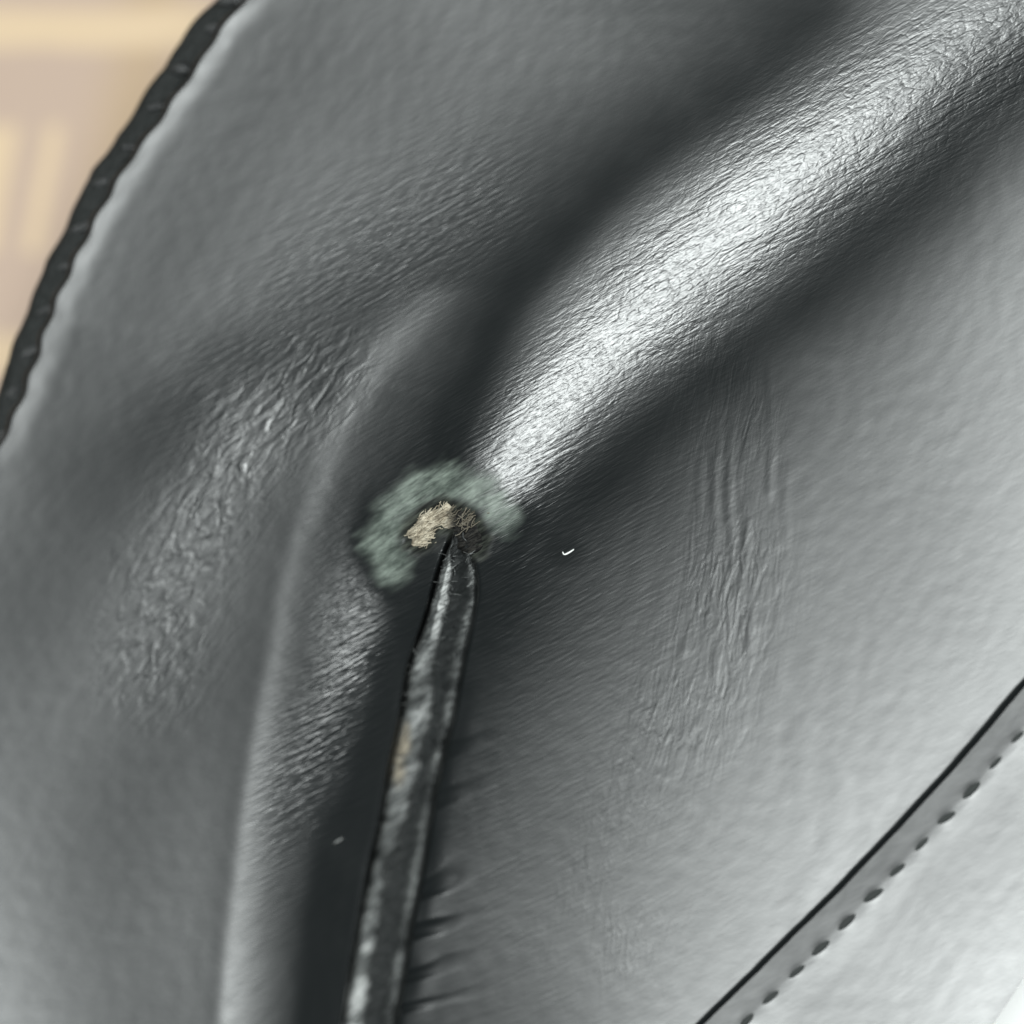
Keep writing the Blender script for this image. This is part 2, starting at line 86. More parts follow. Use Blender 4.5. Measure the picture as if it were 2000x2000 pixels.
    [-33, 28, -1, -2, -12, 2, 2, 12, 7, -5, -5, 11, 12, 1, -12, -6, 4, 5, 1, 1, -3, -4, 6, 10, 3, -5, -5, 7, 4, 0, -7, -4, -2, 10, -5, -3, 3, 3, -5, -2, 6, 0, -1, 3, -3, -1, 2, 1, -2, -1, 3, 2, -2, -3, 2, 1, 0, 0, 1, 2, -1, 1, 1, 0, -1, 0, 1, 1, 1, -1, -1, 1, 1, 1, -1, 0, 0, 0, 1, 0, -1, 0, 1, 1, -1, 0, 0, 0, 0, 0, 0, 0, 0, 0, 0, 1, 0, 0, 0, 1, 1, -1, -1, 0, 1, 0, 0, -1],
    [4, 9, 30, 9, 2, -12, -4, 7, 7, -3, -14, 0, 5, 8, -5, -2, 5, 1, -3, 1, 0, 6, 1, -5, -7, 7, 0, -3, -6, 2, 2, -2, 1, 4, -2, 1, 7, 1, -6, -1, 2, 1, -1, 1, 1, -2, -1, 1, 0, 1, -2, -1, -2, 0, 2, 0, -3, 0, 2, 1, -1, -2, 0, -1, 1, 1, -1, -2, -1, 2, 0, -1, -1, 0, 1, 0, -1, -1, 0, 1, 0, 0, 0, -1, 0, 0, 0, -1, 0, 0, 0, 0, 0, 0, 0, 0, 0, 1, 0, -1, 0, 0, 0, 0, -1, -1],
    [-34, 14, -6, 0, 0, 2, -9, -11, -2, -1, 3, -6, -7, -3, 6, 2, -6, -7, -3, 3, -3, -2, -2, -2, -2, 3, 0, 0, 2, 3, -2, -3, -4, 2, 0, 2, -3, -4, 0, 1, 0, -3, 1, -1, 2, 1, -2, 0, 1, 0, 0, -1, 1, 0, 0, -1, 1, 1, 0, 0, -1, 0, -1, 0, -1, 0, 0, 0, 1, -1, 0, 1, 0, -1, -1, 0, 1, 0, 0, 0, 0, 0, 0, 0, -1, 0, 0, 0, 0, 1, 0, 0, 0, 0, 0, 0, 0, 0, -1, 0, 0, 0, 0, 0, 0, 0, 1],
    [1, -8, 0, -17, 10, 5, -5, -12, 1, 12, 4, -3, -9, 6, 7, -4, -9, 0, 4, 7, -2, -3, 1, 8, 2, 1, -3, 4, 1, -6, 0, 2, 0, -5, 4, 4, 0, 1, 0, -1, -1, 0, 5, -2, -3, 2, 2, 2, -2, 0, 1, 1, 0, 0, -2, 0, 2, 2, -1, -2, 0, 1, 1, -2, 1, 0, 1, 1, -1, 0, -1, 1, 0, -1, 1, 0, 1, -1, 0, 1, 0, 0, 0, 1, 0, 0, 1, 0, 0, 0, 0, 0, 1, 0, -1, -1, 0, 0, 0, 0, 0, 0, 0, 0, 0, 0, 0, 1],
    [-38, 9, -2, -3, -3, 7, 9, 7, 5, -2, 7, 6, 5, -3, -3, 1, 7, 6, -6, -1, 3, 3, -1, -3, 0, 1, -2, 1, 1, -2, 2, 3, -4, 0, 3, 1, -2, 3, -1, -2, 0, -2, 2, 0, -1, 0, 1, 0, -2, 2, 2, -2, 0, 0, 1, 1, 1, -1, 0, 1, 0, 0, 0, -1, 1, 1, -1, 1, 0, 0, -1, -1, 1, 1, 0, -1, 0, 1, 1, 0, -1, 0, 1, 1, 0, 0, 0, 0, 0, 0, 0, -1, 0, 0, 0, 0, 0, 0, 0, 0, 0, 0, 0, 0, 1, 0, 0, -1, 0, 0, 0, 0, -1],
    [3, 1, 15, -5, -3, -4, 10, 9, -5, -7, -1, 11, 0, -2, -5, 3, 3, -3, -7, -3, 1, 2, -3, -5, -2, 5, 3, 1, 0, -2, 3, -3, -4, 1, 0, -3, 3, 6, -2, -3, 2, -1, -1, 1, 1, -2, -1, 1, 0, 0, -2, -2, 0, 1, 0, 0, 0, -2, 1, 1, -1, -3, 1, 1, 1, 0, -1, -2, 1, 0, 0, 1, -1, 0, 0, 0, 1, -1, 0, 0, 0, 0, -1, 0, 0, 0, 1, -1, 0, 0, 1, 0, -1],
    [-27, 15, -6, 1, -5, -5, -7, -3, 0, -7, -2, -3, 2, 1, -2, -4, -3, 0, 0, -1, -3, 1, 3, -3, -1, 1, 3, -2, -1, 0, 0, -3, -4, 5, -1, -1, 0, 1, -1, 1, 2, -3, -2, 1, 3, -2, -1, 0, 1, 0, -1, -1, 1, 0, 1, 0, 0, 0, 0, 0, 0, 1, 1, 0, -1, 0, 1, 0, -1, 0, 0, 1, 0, -1, 0, 0, 0, 0, 0, 0, 0, 0, 1, 0, 0, 0, 0, 1, -1, 0, 0, 0, 0, 0, 0, 0, 0, 1, 0, 0, 0, 0, 0, 0, -1, -1],
    [5, 2, 10, -3, 6, -1, -8, -5, 1, 8, -2, -1, -1, 8, 1, -1, 0, 1, 8, 4, -2, -4, 2, 4, 1, -2, 0, 4, 3, -3, -1, 1, 1, 0, -3, 0, 4, 0, -1, 1, 1, -1, 1, 0, 1, -1, 1, 1, -2, 0, 1, 1, -1, -1, 0, 1, 0, 1, -1, -3, 0, 2, 1, -1, -1, 0, 0, 0, 0, 0, 0, 0, 0, 1, 0, 0, 0, 0, 0, 0, 0, 0, 0, 1, 0, 0, 0, 0, 0, 0, 0, 0, 0, 1, 0, 0, 0, 0, 0, 0, 0, -1],
    [-29, 13, 0, 2, 3, 5, -2, -1, 6, -1, 4, -2, 1, 0, 3, 3, 2, -2, 2, 0, -3, -3, 2, -1, -1, -4, 2, 2, 1, -1, -2, 1, -1, 2, -2, -1, 2, 0, -1, 0, 0, -2, 1, 0, 0, 0, 0, 2, -2, -1, 2, 0, -1, 1, 2, 0, -1, -1, 1, 1, 0, -1, 0, 0, 1, 1, -2, -1, 1, 1, 0, 0, -1, 0, 0, -1, 0, 0, 0, 0, 0, 0, 0, 0, 0, 0, 0, 0, 0, 0, 0, 0, 0, 0, 0, 0, 0, 0, -1, 0, 0, 0, 0, 0, 0, 0, 0, 0, 1],
    [1, -3, 5, -9, 5, 2, 2, 0, -3, -3, 1, 5, -1, -3, -2, 0, 3, -4, -2, -2, 3, 0, -1, -3, 0, 4, 0, -1, 1, 3, 3, -2, -3, 2, 1, -3, 0, 3, 1, 1, 0, -2, 0, 0, 1, 1, -2, 1, 2, 0, 0, 0, -2, 2, 0, 0, 1, -1, -1, 1, 0, -1, 1, 0, 0, -1, -1, 0, 1, 0, 0, 0, 0, -1, 0, 0, -1, 1, 0, 0, 1, 0, 0, 0, 0, 0, 0, 0, 0, -1, 1, 0, 0, 0, 0, 0, 0, 0, -1],
    [-26, 7, -7, -8, -2, 0, 3, -3, 1, -7, 4, -1, 1, -5, 0, -3, 1, -2, 0, 1, 3, -2, -1, 0, 2, -2, -4, 0, 0, -1, -1, -2, -4, 3, 2, -1, -1, 0, 0, 1, 0, -3, -2, -2, 1, 3, -1, -1, 0, -1, -1, 0, 1, -1, -1, -1, 2, 0, -2, 1, 1, 0, -1, -1, 0, 0, 0, 0, 0, -1, 1, 1, -2, 0, -1, 1, 1, 0, 0, 0, 0, 0, 0, 0, -1],
    [-1, -2, 15, -4, 1, -6, 1, 2, 4, 2, -1, 0, -1, 1, -1, -2, 1, 0, 4, 1, 1, -2, 0, 1, 0, 0, -2, 2, 0, -1, 4, 3, 0, -1, -1, 0, 1, 0, -1, 1, 1, 2, 2, -1, -2, 1, 1, 1, 0, -1, 0, 1, 0, 1, 0, 0, 0, 1, 0, 0, 0, 0, 1, -1, 0, -1, 0, 1, 1, 0, -1, 0, -1, 0, 1, -1, 0, 1, 0, 1, -1, 0, 0, 0, 0, 0, 0, 0, 1, 0, 0, 0, 0, 1, 0, 0, -1],
    [-21, 14, 5, 1, 1, 0, 2, 0, 8, -1, 2, -3, 5, 0, 0, -3, 1, 4, 3, -1, -4, 2, 5, 2, -1, 1, 3, 2, 0, -1, 0, -1, -1, 0, -3, -2, 1, 1, 1, 1, 0, -1, -1, -1, -1, 0, 0, 2, -1, -1, 1, -1, -1, 0, 2, 0, -2, 1, 1, 0, -1, 1, 1, 0, 0, 0, 0, 0, 1, 1, 0, -1, 0, 1, 1, 0, -1, 1, 0, -1, 1, -1, -1, 0, 0, 1, 0, 0, 0, 0, 0, 0, 0, 0, 0, 0, 0, 0, -1, 0, 0, 0, 0, 0, 0, 0, 0, 0, 0, 0, 0, 0, 0, 0, 0, 1],
    [1, 0, 10, -3, 3, -2, -2, -2, -2, 1, -1, 4, -1, 0, 0, 2, 0, -4, -3, 1, 2, 0, -2, -1, 2, 4, -2, -6, -1, 4, 2, -4, -2, 2, 0, 1, 0, 0, -1, 1, 0, 0, -1, 0, 1, 0, 0, 1, 0, 0, -1, 0, 0, 0, 1, 1, -2, 0, 1, 0, 0, 1, -1, -1, 1, 1, -1, 0, 0, -1, 0, 0, -1, -1, 0, 0, 1, 0, -1, -1, 0, 1, -1, 0, 0, 0, 1, 0, 0, -1, 0, 0, 0, 0, 0, 0, 0, 1],
    [-20, 8, -11, -7, 0, 3, -2, -8, -3, -1, 6, -1, -1, -3, 1, 1, -2, -3, -2, 2, -2, -2, -4, -1, 1, -3, 0, 0, 2, -1, 0, 0, 1, 1, -2, 0, 0, 1, -1, 0, 0, 0, 0, -1, -1, 0, -1, 0, 0, 0, -1, 0, 2, -1, -1, 1, 1, -1, 0, 0, 0, 1, 0, -1, 0, 0, 0, 0, 1, -1, 0, 1, -1, 0, 1, 0, -1, 0, 0, 0, 0, -1, 0, 0, 1, 0, 0, 0, 0, 0, 0, 0, -1],
    [1, -1, 4, -4, 2, -2, -2, 4, 1, 3, -3, 1, 0, 5, 0, -1, 2, 1, 2, -1, 0, 0, 0, 0, 1, 0, 4, 2, -1, -4, 3, 3, -1, -1, 0, -1, -1, 1, 0, 1, 0, -1, 2, 0, -1, 0, 2, 1, 1, 0, 0, 0, 1, 0, -1, 1, 1, -1, 0, 1, -1, -1, 1, -1, 0, 0, 0, 0, 1, 0, -1, 0, 0, 0, 1, -1, -1, 0, 0, -1, 0, 1, 0, 1, 0, 0, 0, 0, 1, -1, 0, 0, 0, 0, 0, 0, 0, 1],
    [-20, 11, 3, 1, -2, -1, 4, 5, 4, -7, 1, 0, 5, -2, -1, -1, 4, 4, 0, -1, -1, 0, 5, 1, 1, -2, 0, -2, 0, -1, 2, -1, -3, 2, 1, -2, -1, 1, 0, 1, 3, -2, 0, 0, -1, 0, -1, 1, 0, 0, 0, -1, -1, 0, 2, -1, 0, -1, 1, 1, 0, -1, 1, 0, -1, 1, 0, -1, 0, 0, 0, 1, 0, 0, 0, 0, 0, 0, 0, 0, 0, 0, 0, -1, 1, 0, 0, -1, 0, 0, 0, 0, 0, 0, 1, 0, 0, 0, 0, 0, 0, 0, -1],
    [0, -2, 10, -4, 2, -2, -2, -1, 1, 2, -1, -3, -3, 0, 3, -2, 0, -5, 2, -1, 1, -1, 3, -2, -1, 0, 1, -1, 0, -2, 1, 1, 1, 1, -1, -2, 2, 1, -2, -1, 2, -2, -1, 1, 2, -1, -1, 0, 1, 0, 0, -1, 0, 1, 0, -1, 0, 1, -1, 0, 1, -1, 0, 0, 0, 1, 0, -1, 0, 0, 0, 0, 0, -1, 1, 0, 0, -1, -1, 0, 1, 1, 0, 0, 0, 0, 0, 0, 0, 0, 1, 0, 0, -1, 0, 0, 0, 0, 0, -1],
    [-17, 6, -3, -7, 1, 0, 1, -6, 3, -3, 5, -4, 2, -5, 0, -3, 2, -2, -1, -2, 0, -2, 1, 0, 3, -1, -2, -1, 4, 0, -1, -3, -1, 1, 0, -1, -1, -2, 0, 1, 2, -1, 1, -1, -1, 0, 0, -1, -2, 1, 1, 0, 0, -1, -1, -1, 2, 0, -1, -1, 1, 1, 0, 0, 0, 0, 0, 0, 1, -1, -1, 1, 1, -1, 0, 0, -1, 0, 1, 0, 0, 0, 1, 1, 0, -1, 0, 0, 1, 0, 0, 0, 0, 0, 0, 0, -1],
    [2, -2, 9, -4, 5, -3, 1, 0, 3, 1, -1, -1, 2, 1, 4, -2, 1, -4, 3, 0, 2, -4, 0, 0, 2, 1, 0, 0, 0, -2, 1, 1, 1, -1, -1, 0, 3, 1, 0, 0, 0, 1, 2, -2, -2, 0, 2, 0, 0, 1, 1, -1, 0, 0, -1, -1, 0, 0, 1, 0, -1, -1, 0, 0, 1, 0, 0, 0, 1, 0, 0, 0, 0, 0, 1, 0, -1, -1, 1, 0, 0, 0, 0, 0, 0, 0, 0, 0, 0, 0, 1, 0, 0, -1],
    [-15, 7, 1, -3, 1, 0, 5, -2, 2, -6, 4, 1, 4, -4, 0, 0, 4, 2, 0, -2, -1, 2, 2, -2, -3, 0, 2, 1, -1, -1, 1, -1, -1, 2, 2, -1, -1, -2, 1, 1, -1, -2, 0, 1, 2, 1, -2, -1, 0, 1, 0, 0, -1, -1, 1, 0, 0, -2, 1, 1, 0, 0, 0, -1, 0, 0, 1, 0, 0, 0, 0, 1, 0, 0, 0, 0, 0, 1, 0, 0, 0, 1, 0, -1, 0, 0, 0, 0, 1, 0, 0, 0, 0, 0, 0, 0, 0, 1],
    [-1, -2, 6, -5, -1, -3, 1, 1, 0, 1, -2, 1, -2, -1, 0, 0, 2, -1, 0, 1, 1, -1, -2, 0, 1, 2, -1, 0, -1, 1, 2, 0, -1, 0, -2, -1, 1, 1, -1, -1, 1, 2, 1, -1, -1, -1, 0, 1, 0, -2, 0, 2, 1, 0, -1, 0, 0, 1, 1, 0, -2, 0, 1, 0, -1, 0, 0, 0, -1, 0, 0, 0, 0, 0, 0, 0, 0, 0, 0, 0, 0, 0, -1],
    [-17, 7, -5, -3, -1, 1, -2, -2, 3, 1, 0, -3, -3, 1, 0, -1, -4, 1, -2, 1, -3, 0, 1, 2, -2, -3, -3, 2, 2, -1, -1, -1, 0, 1, -1, -1, 0, 0, -1, 0, 1, -1, -1, 0, 0, 1, -2, 0, 0, 1, 0, 1, -1, -1, 0, -1, 0, 0, 0, 0, 0, 0, 0, 0, 0, 1, 0, 0, 0, 0, 0, 0, 0, 0, 0, 0, 0, 0, 0, 0, 0, 0, 0, 0, 0, 0, 0, 0, 0, -1, 0, 0, 0, 0, 0, 0, 0, 1, 0, 0, -1],
    [0, 4, 6, 1, 1, 1, -4, 4, 0, 4, -4, 3, -1, 3, -1, 1, -2, -1, -1, 2, 0, 1, 0, 2, 0, 1, -1, 1, 0, 1, 1, -1, -1, 2, 2, 1, -1, 0, 0, 1, 0, 0, 1, 0, -1, 0, 1, 0, -1, 0, 1, 1, 0, 0, 0, 0, 0, 1, 0, 0, 0, 0, 0, 1, -1, 0, 0, 0, 1, 0, 0, 0, 0, 0, 0, 0, 0, 1, 0, 0, 0, 0, 0, 1, 0, 1, 0, 0, 0, 0, 0, 0, 0, 0, 0, 1],
    [-15, 12, -1, 2, -2, 2, -1, 2, -1, -1, 1, 4, 0, 0, -2, 3, 0, 2, -1, 3, -2, 2, 1, 0, -1, 1, 2, 0, -1, 0, 1, 0, -1, 0, 0, 1, 0, -1, -1, 0, 0, 0, 1, 1, -1, 0, -1, 0, -1, 1, -1, -1, 0, 1, 0, -1, -1, -1, 0, 0, 0, 0, 0, 0, 0, 1, 0, -1, 0, 0, 0, 1, -1, 0, 1, 0, -1, 1, 0, 0, 0, 0, 0, 0, 0, 0, 1, -1],
    [-1, 2, 2, -3, -3, 0, -3, 1, -5, 2, -1, 3, -3, 1, -1, 1, 1, -1, -1, -1, 0, -1, -1, -2, 0, 1, -1, -1, -1, 0, 0, 0, -1, 0, 0, 0, 0, 0, 0, 2, 1, -2, 0, 0, 0, -1, -1, -1, 1, 0, 0, 0, 1, 1, -1, 0, 0, 0, 0, 1, 0, 1, 0, 0, -1, 0, 0, 0, 0, 0, -1, 1, 0, -1, 0, 0, 0, 0, 0, 0, 0, 0, 0, 0, 0, 0, 0, 0, 0, 0, 0, 0, 0, 1, 0, 0, 0, 0, 0, 0, 0, 0, 1, 0, 0, 0, 0, 0, 0, 0, 0, -1],
    [-16, 5, -5, -2, -2, 1, -1, -1, 0, -1, 0, -3, 0, 2, 0, -2, -1, 0, -1, 0, -2, -1, 1, 0, 1, -2, -1, 0, 2, -1, 0, 0, 0, 1, -1, 0, 2, 1, -2, -1, 1, 0, 1, -1, -1, 1, 0, 1, -1, 0, 0, 0, 0, 0, 0, -1, 0, -1, 0, 0, 0, 0, 0, -1, 0, 0, -1, 0, 0, 0, 0, 0, 0, 0, 0, 0, 0, 0, 0, 1, 0, -1, 0, 1, 1, 0, 0, 0, 0, 0, 0, 0, 0, 0, 0, 0, 0, 0, -1],
    [1, 0, 6, 0, 3, 1, 0, 2, 2, 2, -1, 0, 0, 1, 2, -1, 1, -2, 2, 0, 2, 0, 2, -1, 0, 1, 1, 1, 0, 0, 1, 0, 0, 1, 0, -1, 0, 0, -1, 0, 1, -1, 1, 0, 1, 0, -1, 0, 1, 0, 0, 0, 0, 1, 1, 0, 0, 0, 0, 1, 0, 1, 0, -1, 0, 1, 0, 0, 0, 0, 0, 0, 0, 0, 0, -1, 1, 0, 0, -1, 0, 1, 0, 0, -1, 0, 0, 0, 0, -1, 0, 0, 1],
    [-11, 7, 0, -1, 1, 1, 3, 0, 3, -2, 3, 0, 1, -3, 0, -1, 0, 0, 1, 1, 0, -1, 1, 0, 0, -1, 1, 1, 0, -1, 0, -1, -1, 1, 0, -1, 0, 0, 0, 0, 1, -1, 0, 0, 0, 0, -1, 1, -1, 0, 1, 1, -1, 0, 1, -1, 0, -1, 0, -1, 0, 0, 1, 0, 0, 0, 0, 0, 0, -1, 0, 0, 0, 0, 0, 0, 0, 1, 0, 0, 0, 0, 0, 0, 1, 0, 0, 0, 0, 0, 0, 0, 0, 1, 0, 0, 0, 0, 0, 1],
    [0, -2, 4, -4, 0, -2, -1, -2, 0, 1, -1, 0, -1, -1, 0, -1, 1, -2, 0, 0, 1, -1, -1, 0, 0, 2, 0, 0, -2, 0, 1, 1, -1, 0, 0, 1, 0, -1, -1, 1, 0, -1, 0, 0, 0, -1, 0, 0, 1, 0, -1, -1, 0, 1, 0, 0, 0, 0, 0, 1, 0, 0, 0, 0, 0, 0, 0, 0, 0, 0, 0, 0, -1, -1, 1],
    [-13, 5, -3, -3, -2, 0, 0, -2, 0, -2, 0, 1, 1, 0, -1, 0, 0, 1, -2, 1, -2, 1, 0, 1, -1, -1, -2, 1, 1, 0, -1, -1, 0, 1, -1, -1, 0, 0, 0, 0, 0, 0, 0, 0, 0, 1, 0, 0, -1, 1, -1, 0, 0, 0, 0, 1, 1, -1, -1, -1, 0, 0, 0, 0, 0, 0, 0, 0, 1, 0, -1, 1, 0, 0, 0, 0, -1, 1, 0, 0, 0, 0, 0, 0, 0, 0, 0, 0, 0, 0, 0, 0, 0, 0, 0, 0, 0, 0, 0, 1],
    [0, 2, 6, 1, 1, 0, -2, 2, -1, 1, -2, 3, -1, 3, 0, 1, 0, 0, 0, 1, 0, 1, -1, 0, -2, 2, 0, 1, -2, 0, 1, 1, -1, 0, 0, 1, 1, 1, -1, 0, 1, 1, 0, -1, 0, 1, 0, -1, 0, 0, 0, 0, 0, 1, 0, 0, -1, 0, 0, 1, -1, 0, 0, 1, 0, 0, -1, 0, 0, 0, -1, 0, 0, -1, 0, 0, 0, 0, 0, 0, 0, 0, -1, 0, 0, 0, 0, 0, 0, 0, 0, 0, 0, 0, 0, 0, 0, 1, 0, 0, 0, 0, 0, 0, 0, 0, 1, 0, 0, 0, 0, 0, 0, 0, -1],
    [-12, 9, -3, 2, -2, 3, -1, 2, -2, -1, -1, 3, -1, 1, -2, 2, -1, 2, -3, 2, -2, 2, -1, 1, -1, 1, -1, 1, 0, 0, -1, 0, 0, 2, 0, -1, -1, 1, 0, 0, -1, -1, 0, 1, -1, 0, -1, 1, -1, 0, -1, 1, -1, 0, 0, 0, 0, 0, 0, 0, 0, 0, 0, -1, 0, 0, 0, -1, 0, 0, 0, 1, 0, 0, 0, 1, 0, 1, 0, 0, 0, 1, 0, 0, 0, 0, 0, 0, 0, 0, 0, 0, 0, 0, 0, 0, 0, 1, 0, 0, 0, 0, -1, 1, 0, 0, 0, 0, 0, 0, 0, -1],
    [-3, 0, 1, -1, -1, 1, -4, 2, -2, 4, -3, 0, -4, 3, -1, 0, -2, 0, 0, 2, -1, -1, -1, 2, 0, 1, -2, 1, -1, 0, 0, 1, -1, 0, -1, 1, 0, 0, -2, 1, 1, 0, 0, 0, 0, 0, 1, 1, 0, -1, 0, 1, -1, 0, 0, 0, 0, 1, 0, 0, -1, 0, 0, 1, 0, 0, -1, 0, 1, 0, 0, 0, 0, 0, 0, 0, 0, 0, 0, 0, 0, 0, 0, 0, 0, 0, -1, 0, 0, 0, 0, 0, -1],
    [-13, 6, -5, -1, -3, 3, -2, 1, 0, 2, 0, 1, -2, 1, -2, 1, -2, 1, -1, 2, -2, 1, 0, 1, 0, 0, -1, 0, 0, 0, 0, -1, -1, 1, 0, 0, 0, 0, 0, 1, 0, -1, 0, 1, 0, 0, -1, 1, 0, 0, -1, 0, -1, 1, 0, 0, 0, 0, -1, 0, 0, 0, 0, 0, 0, 0, 0, 0, 0, 0, 0, 1, -1],
    [1, 2, 4, -1, 1, 1, -1, 2, -1, 2, 0, 4, -1, 0, -1, 1, 1, 0, 0, 0, 1, 1, 1, -1, -1, 1, 0, 1, -1, 0, 0, 0, -1, 1, 0, 0, 1, 1, -1, 0, 0, 0, 0, -1, 0, 1, 1, 0, 0, 0, 1, 0, 0, 0, 0, 0, 0, 0, -1, 1, 0, 0, 0, 0, 0, 1, -1, 0, 0, 0, 0, 0, 0, 0, 0, -1, 0, 0, 0, -1, 0, 0, 0, 0, 0, 0, -1],
    [-10, 6, 0, 1, -1, 0, -1, 0, 1, -2, 0, 0, 1, 0, -1, 0, 0, 1, -1, 0, 0, 0, 0, -1, 0, 0, 1, 0, 0, -1, 1, 0, -1, 0, 0, 0, 0, 0, -1, 0, 1, 0, 0, 0, 0, 0, -1, 1, 0, 0, -1, 0, 0, 0, 0, 0, 0, 0, 0, 0, -1, -1, 1, 0, 0, 0, 0, 0, 0, 0, 0, 0, 0, 0, 0, 0, 0, 0, 0, 0, 0, 0, 0, 0, 0, 0, 0, 0, 1],
    [1, -2, 4, -3, 1, -2, 0, -1, -1, -1, -1, 0, 0, 0, 1, -2, 1, -1, 1, -1, 0, -1, 1, 0, 0, -1, -1, 1, 1, -1, 0, 0, 0, 1, 0, -1, 0, 1, 0, 0, 0, 0, 1, 0, 0, -1, 0, 0, 0, 0, 1, 0, 0, 0, 1, 1, 0, 0, 0, 1, 0, 0, 0, 0, 0, 1, 0, 0, 0, 0, 0, 0, 0, -1, 0, 0, 0, -1, 1, 0, 0, 0, 0, 0, -1, 0, 0, 0, 0, 0, 0, 0, 0, 0, 0, 0, 0, 0, 0, 0, 0, 0, 0, 0, 0, 0, 0, -1],
    [-9, 3, -2, -1, 0, 0, 1, -1, 2, -1, 1, -2, 0, -1, 1, 0, 0, 0, 0, 1, 0, -1, 0, 0, 1, 0, 0, -1, 0, 0, 1, 0, -1, 0, 0, 0, 0, 0, 0, 0, 1, 0, 0, -1, 0, 0, 0, 0, -1, 0, 0, 0, 0, 0, 0, 0, 0, 0, 0, 0, 0, 0, 0, 0, 0, -1, 0, 0, 0, -1, -1, 0, 0, 0, 0, 0, -1],
    [2, -1, 5, -3, 3, -1, 2, 0, 2, 0, 1, 1, 0, -1, 1, 0, 2, -1, 0, -1, 1, 0, 1, 0, 0, 1, 0, 0, 0, 0, 0, -1, -1, 1, 0, -1, 0, 0, 0, 0, 0, 0, 1, 0, 0, 0, 0, 0, 0, 0, 0, 0, 0, 0, 0, 0, 0, 1, 0, 0, 0, 1, 0, -1, 1, 1, 0, 0, 0, 0, 0, 0, 0, 0, 0, 0, 0, 0, 0, 0, 0, 0, 0, 0, 0, 0, 0, 0, 0, 0, 0, 0, 0, 0, 0, 0, 0, 0, 0, 0, 0, 0, 0, 0, 0, 0, 0, 0, 0, 0, 0, 0, 0, 0, 0, 0, -1],
    [-9, 4, -1, -1, 0, 0, 0, 0, 2, -1, 1, 0, 1, 0, 0, 0, 0, 0, -1, 0, -1, 1, 1, 0, 0, 0, 0, 0, 0, 0, 0, 0, 0, 1, 0, 0, 1, 0, 0, 0, 1, 0, 0, 0, 0, 0, 0, 0, 0, 0, 0, 0, 0, 0, 0, 0, 0, 0, 0, 0, 0, 0, 0, -1, 0, 0, 0, 0, 0, -1, -1, 0, 0, 0, 0, 0, -1, 1],
    [0, -1, 4, -3, 1, -2, 0, -1, 0, 0, 0, 0, 0, 0, 0, -1, 0, -1, 0, 0, 0, 0, 0, 0, 0, 1, -1, 1, 0, -1, 0, 1, 0, 0, -1, 0, 1, 0, -1, 0, 0, -1, 0, 0, 0, 0, 0, 0, 0, 0, 0, 0, 0, 0, 0, 0, 0, 0, 0, 1, -1, -1, 0, 0, 0, 0, 0, 0, 0, 0, 0, 0, 0, 0, 1, 0, 0, -1],
    [-8, 5, -2, -1, -1, 1, -1, 0, 0, -1, 0, 0, 0, 0, 0, 0, -1, 1, 0, 1, -2, 0, 0, 1, 0, 0, 0, 0, 0, -1, 0, 0, -1, 0, -1, -1, 0, 0, -1, -1, 0, 0, 0, 0, 0, 0, 0, 0, 0, 0, 0, 0, 0, 0, 0, 0, 0, 0, 0, 0, 0, -1, 0, 0, 0, 0, 0, 0, 0, 0, -1, 0, 0, 0, 0, 0, 0, 0, 0, 0, 0, 0, 0, 0, 0, 0, 0, 0, 1],
    [1, 0, 5, -1, 2, -1, 0, 0, 0, 0, -1, 1, 0, 0, 1, 1, 1, -1, 0, 0, 0, 0, 0, 1, 0, 1, -1, 0, 0, 1, 1, 0, -1, 1, 0, 0, 0, 1, 0, 0, 0, 0, 0, 0, 0, 0, 0, 0, 0, 0, 0, 0, 0, 0, 0, 0, 1, 1, 0, 0, 0, 0, 0, 0, 0, 0, 0, 0, 0, 0, -1],
    [-9, 4, -1, 0, -1, 1, 0, 0, 1, 0, 0, 0, 0, 0, 0, 1, 0, 1, -1, 0, 0, 0, 0, 0, 0, 0, 0, 0, 1, 0, 0, -1, -1, 1, 0, 0, 0, 0, 0, 0, 0, -1, 0, 0, 0, 0, -1, 0, 0, 1, 0, 0, -1, 0, 0, 0, 0, 0, 0, 0, 0, 0, 0, -1, 1],
    [0, -2, 3, -3, 1, -2, 0, -1, 1, 0, 0, 0, 0, 0, 0, -1, 1, -1, 0, -1, 1, -1, 0, -1, 0, 1, 0, 0, 0, 0, 0, 0, 0, 0, 0, 0, 0, 0, -1, 0, 0, 0, 0, 0, 0, 0, 0, 0, 0, 0, 0, 0, 0, 0, 0, 0, 0, 0, 0, 0, 0, 0, 0, 0, 0, 0, 0, 1],
    [-8, 4, -1, -1, -1, 0, 0, 0, 1, -1, 1, 0, 1, -1, 0, -1, 0, 0, 0, 0, -1, -1, 1, 0, 0, 0, 1, -1, 0, -1, 1, 0, 0, 0, 0, 0, 1, 0, 0, 0, 1, 0, 0, 0, 0, 0, 0, 0, -1, 0, 0, 0, 0, 0, 0, 0, 0, 0, 0, 0, 0, -1, 0, 0, 0, 0, 0, 0, 1],
    [2, -1, 5, -3, 2, -1, 1, -1, 1, -1, 0, -1, 1, 0, 1, -1, 1, -1, 2, 0, 0, -1, 1, 0, 1, 0, 0, 0, 1, 0, 1, 0, 0, 0, 0, -1, 0, 0, 0, 0, 0, -1, 0, 0, 0, 0, 0, 0, 0, 0, 1, 0, 1, 0, 0, 0, 0, 0, 0, 0, 0, 0, 0, 0, 0, 1, 0, 0, 0, 0, 0, 0, 0, 0, 0, 0, 1],
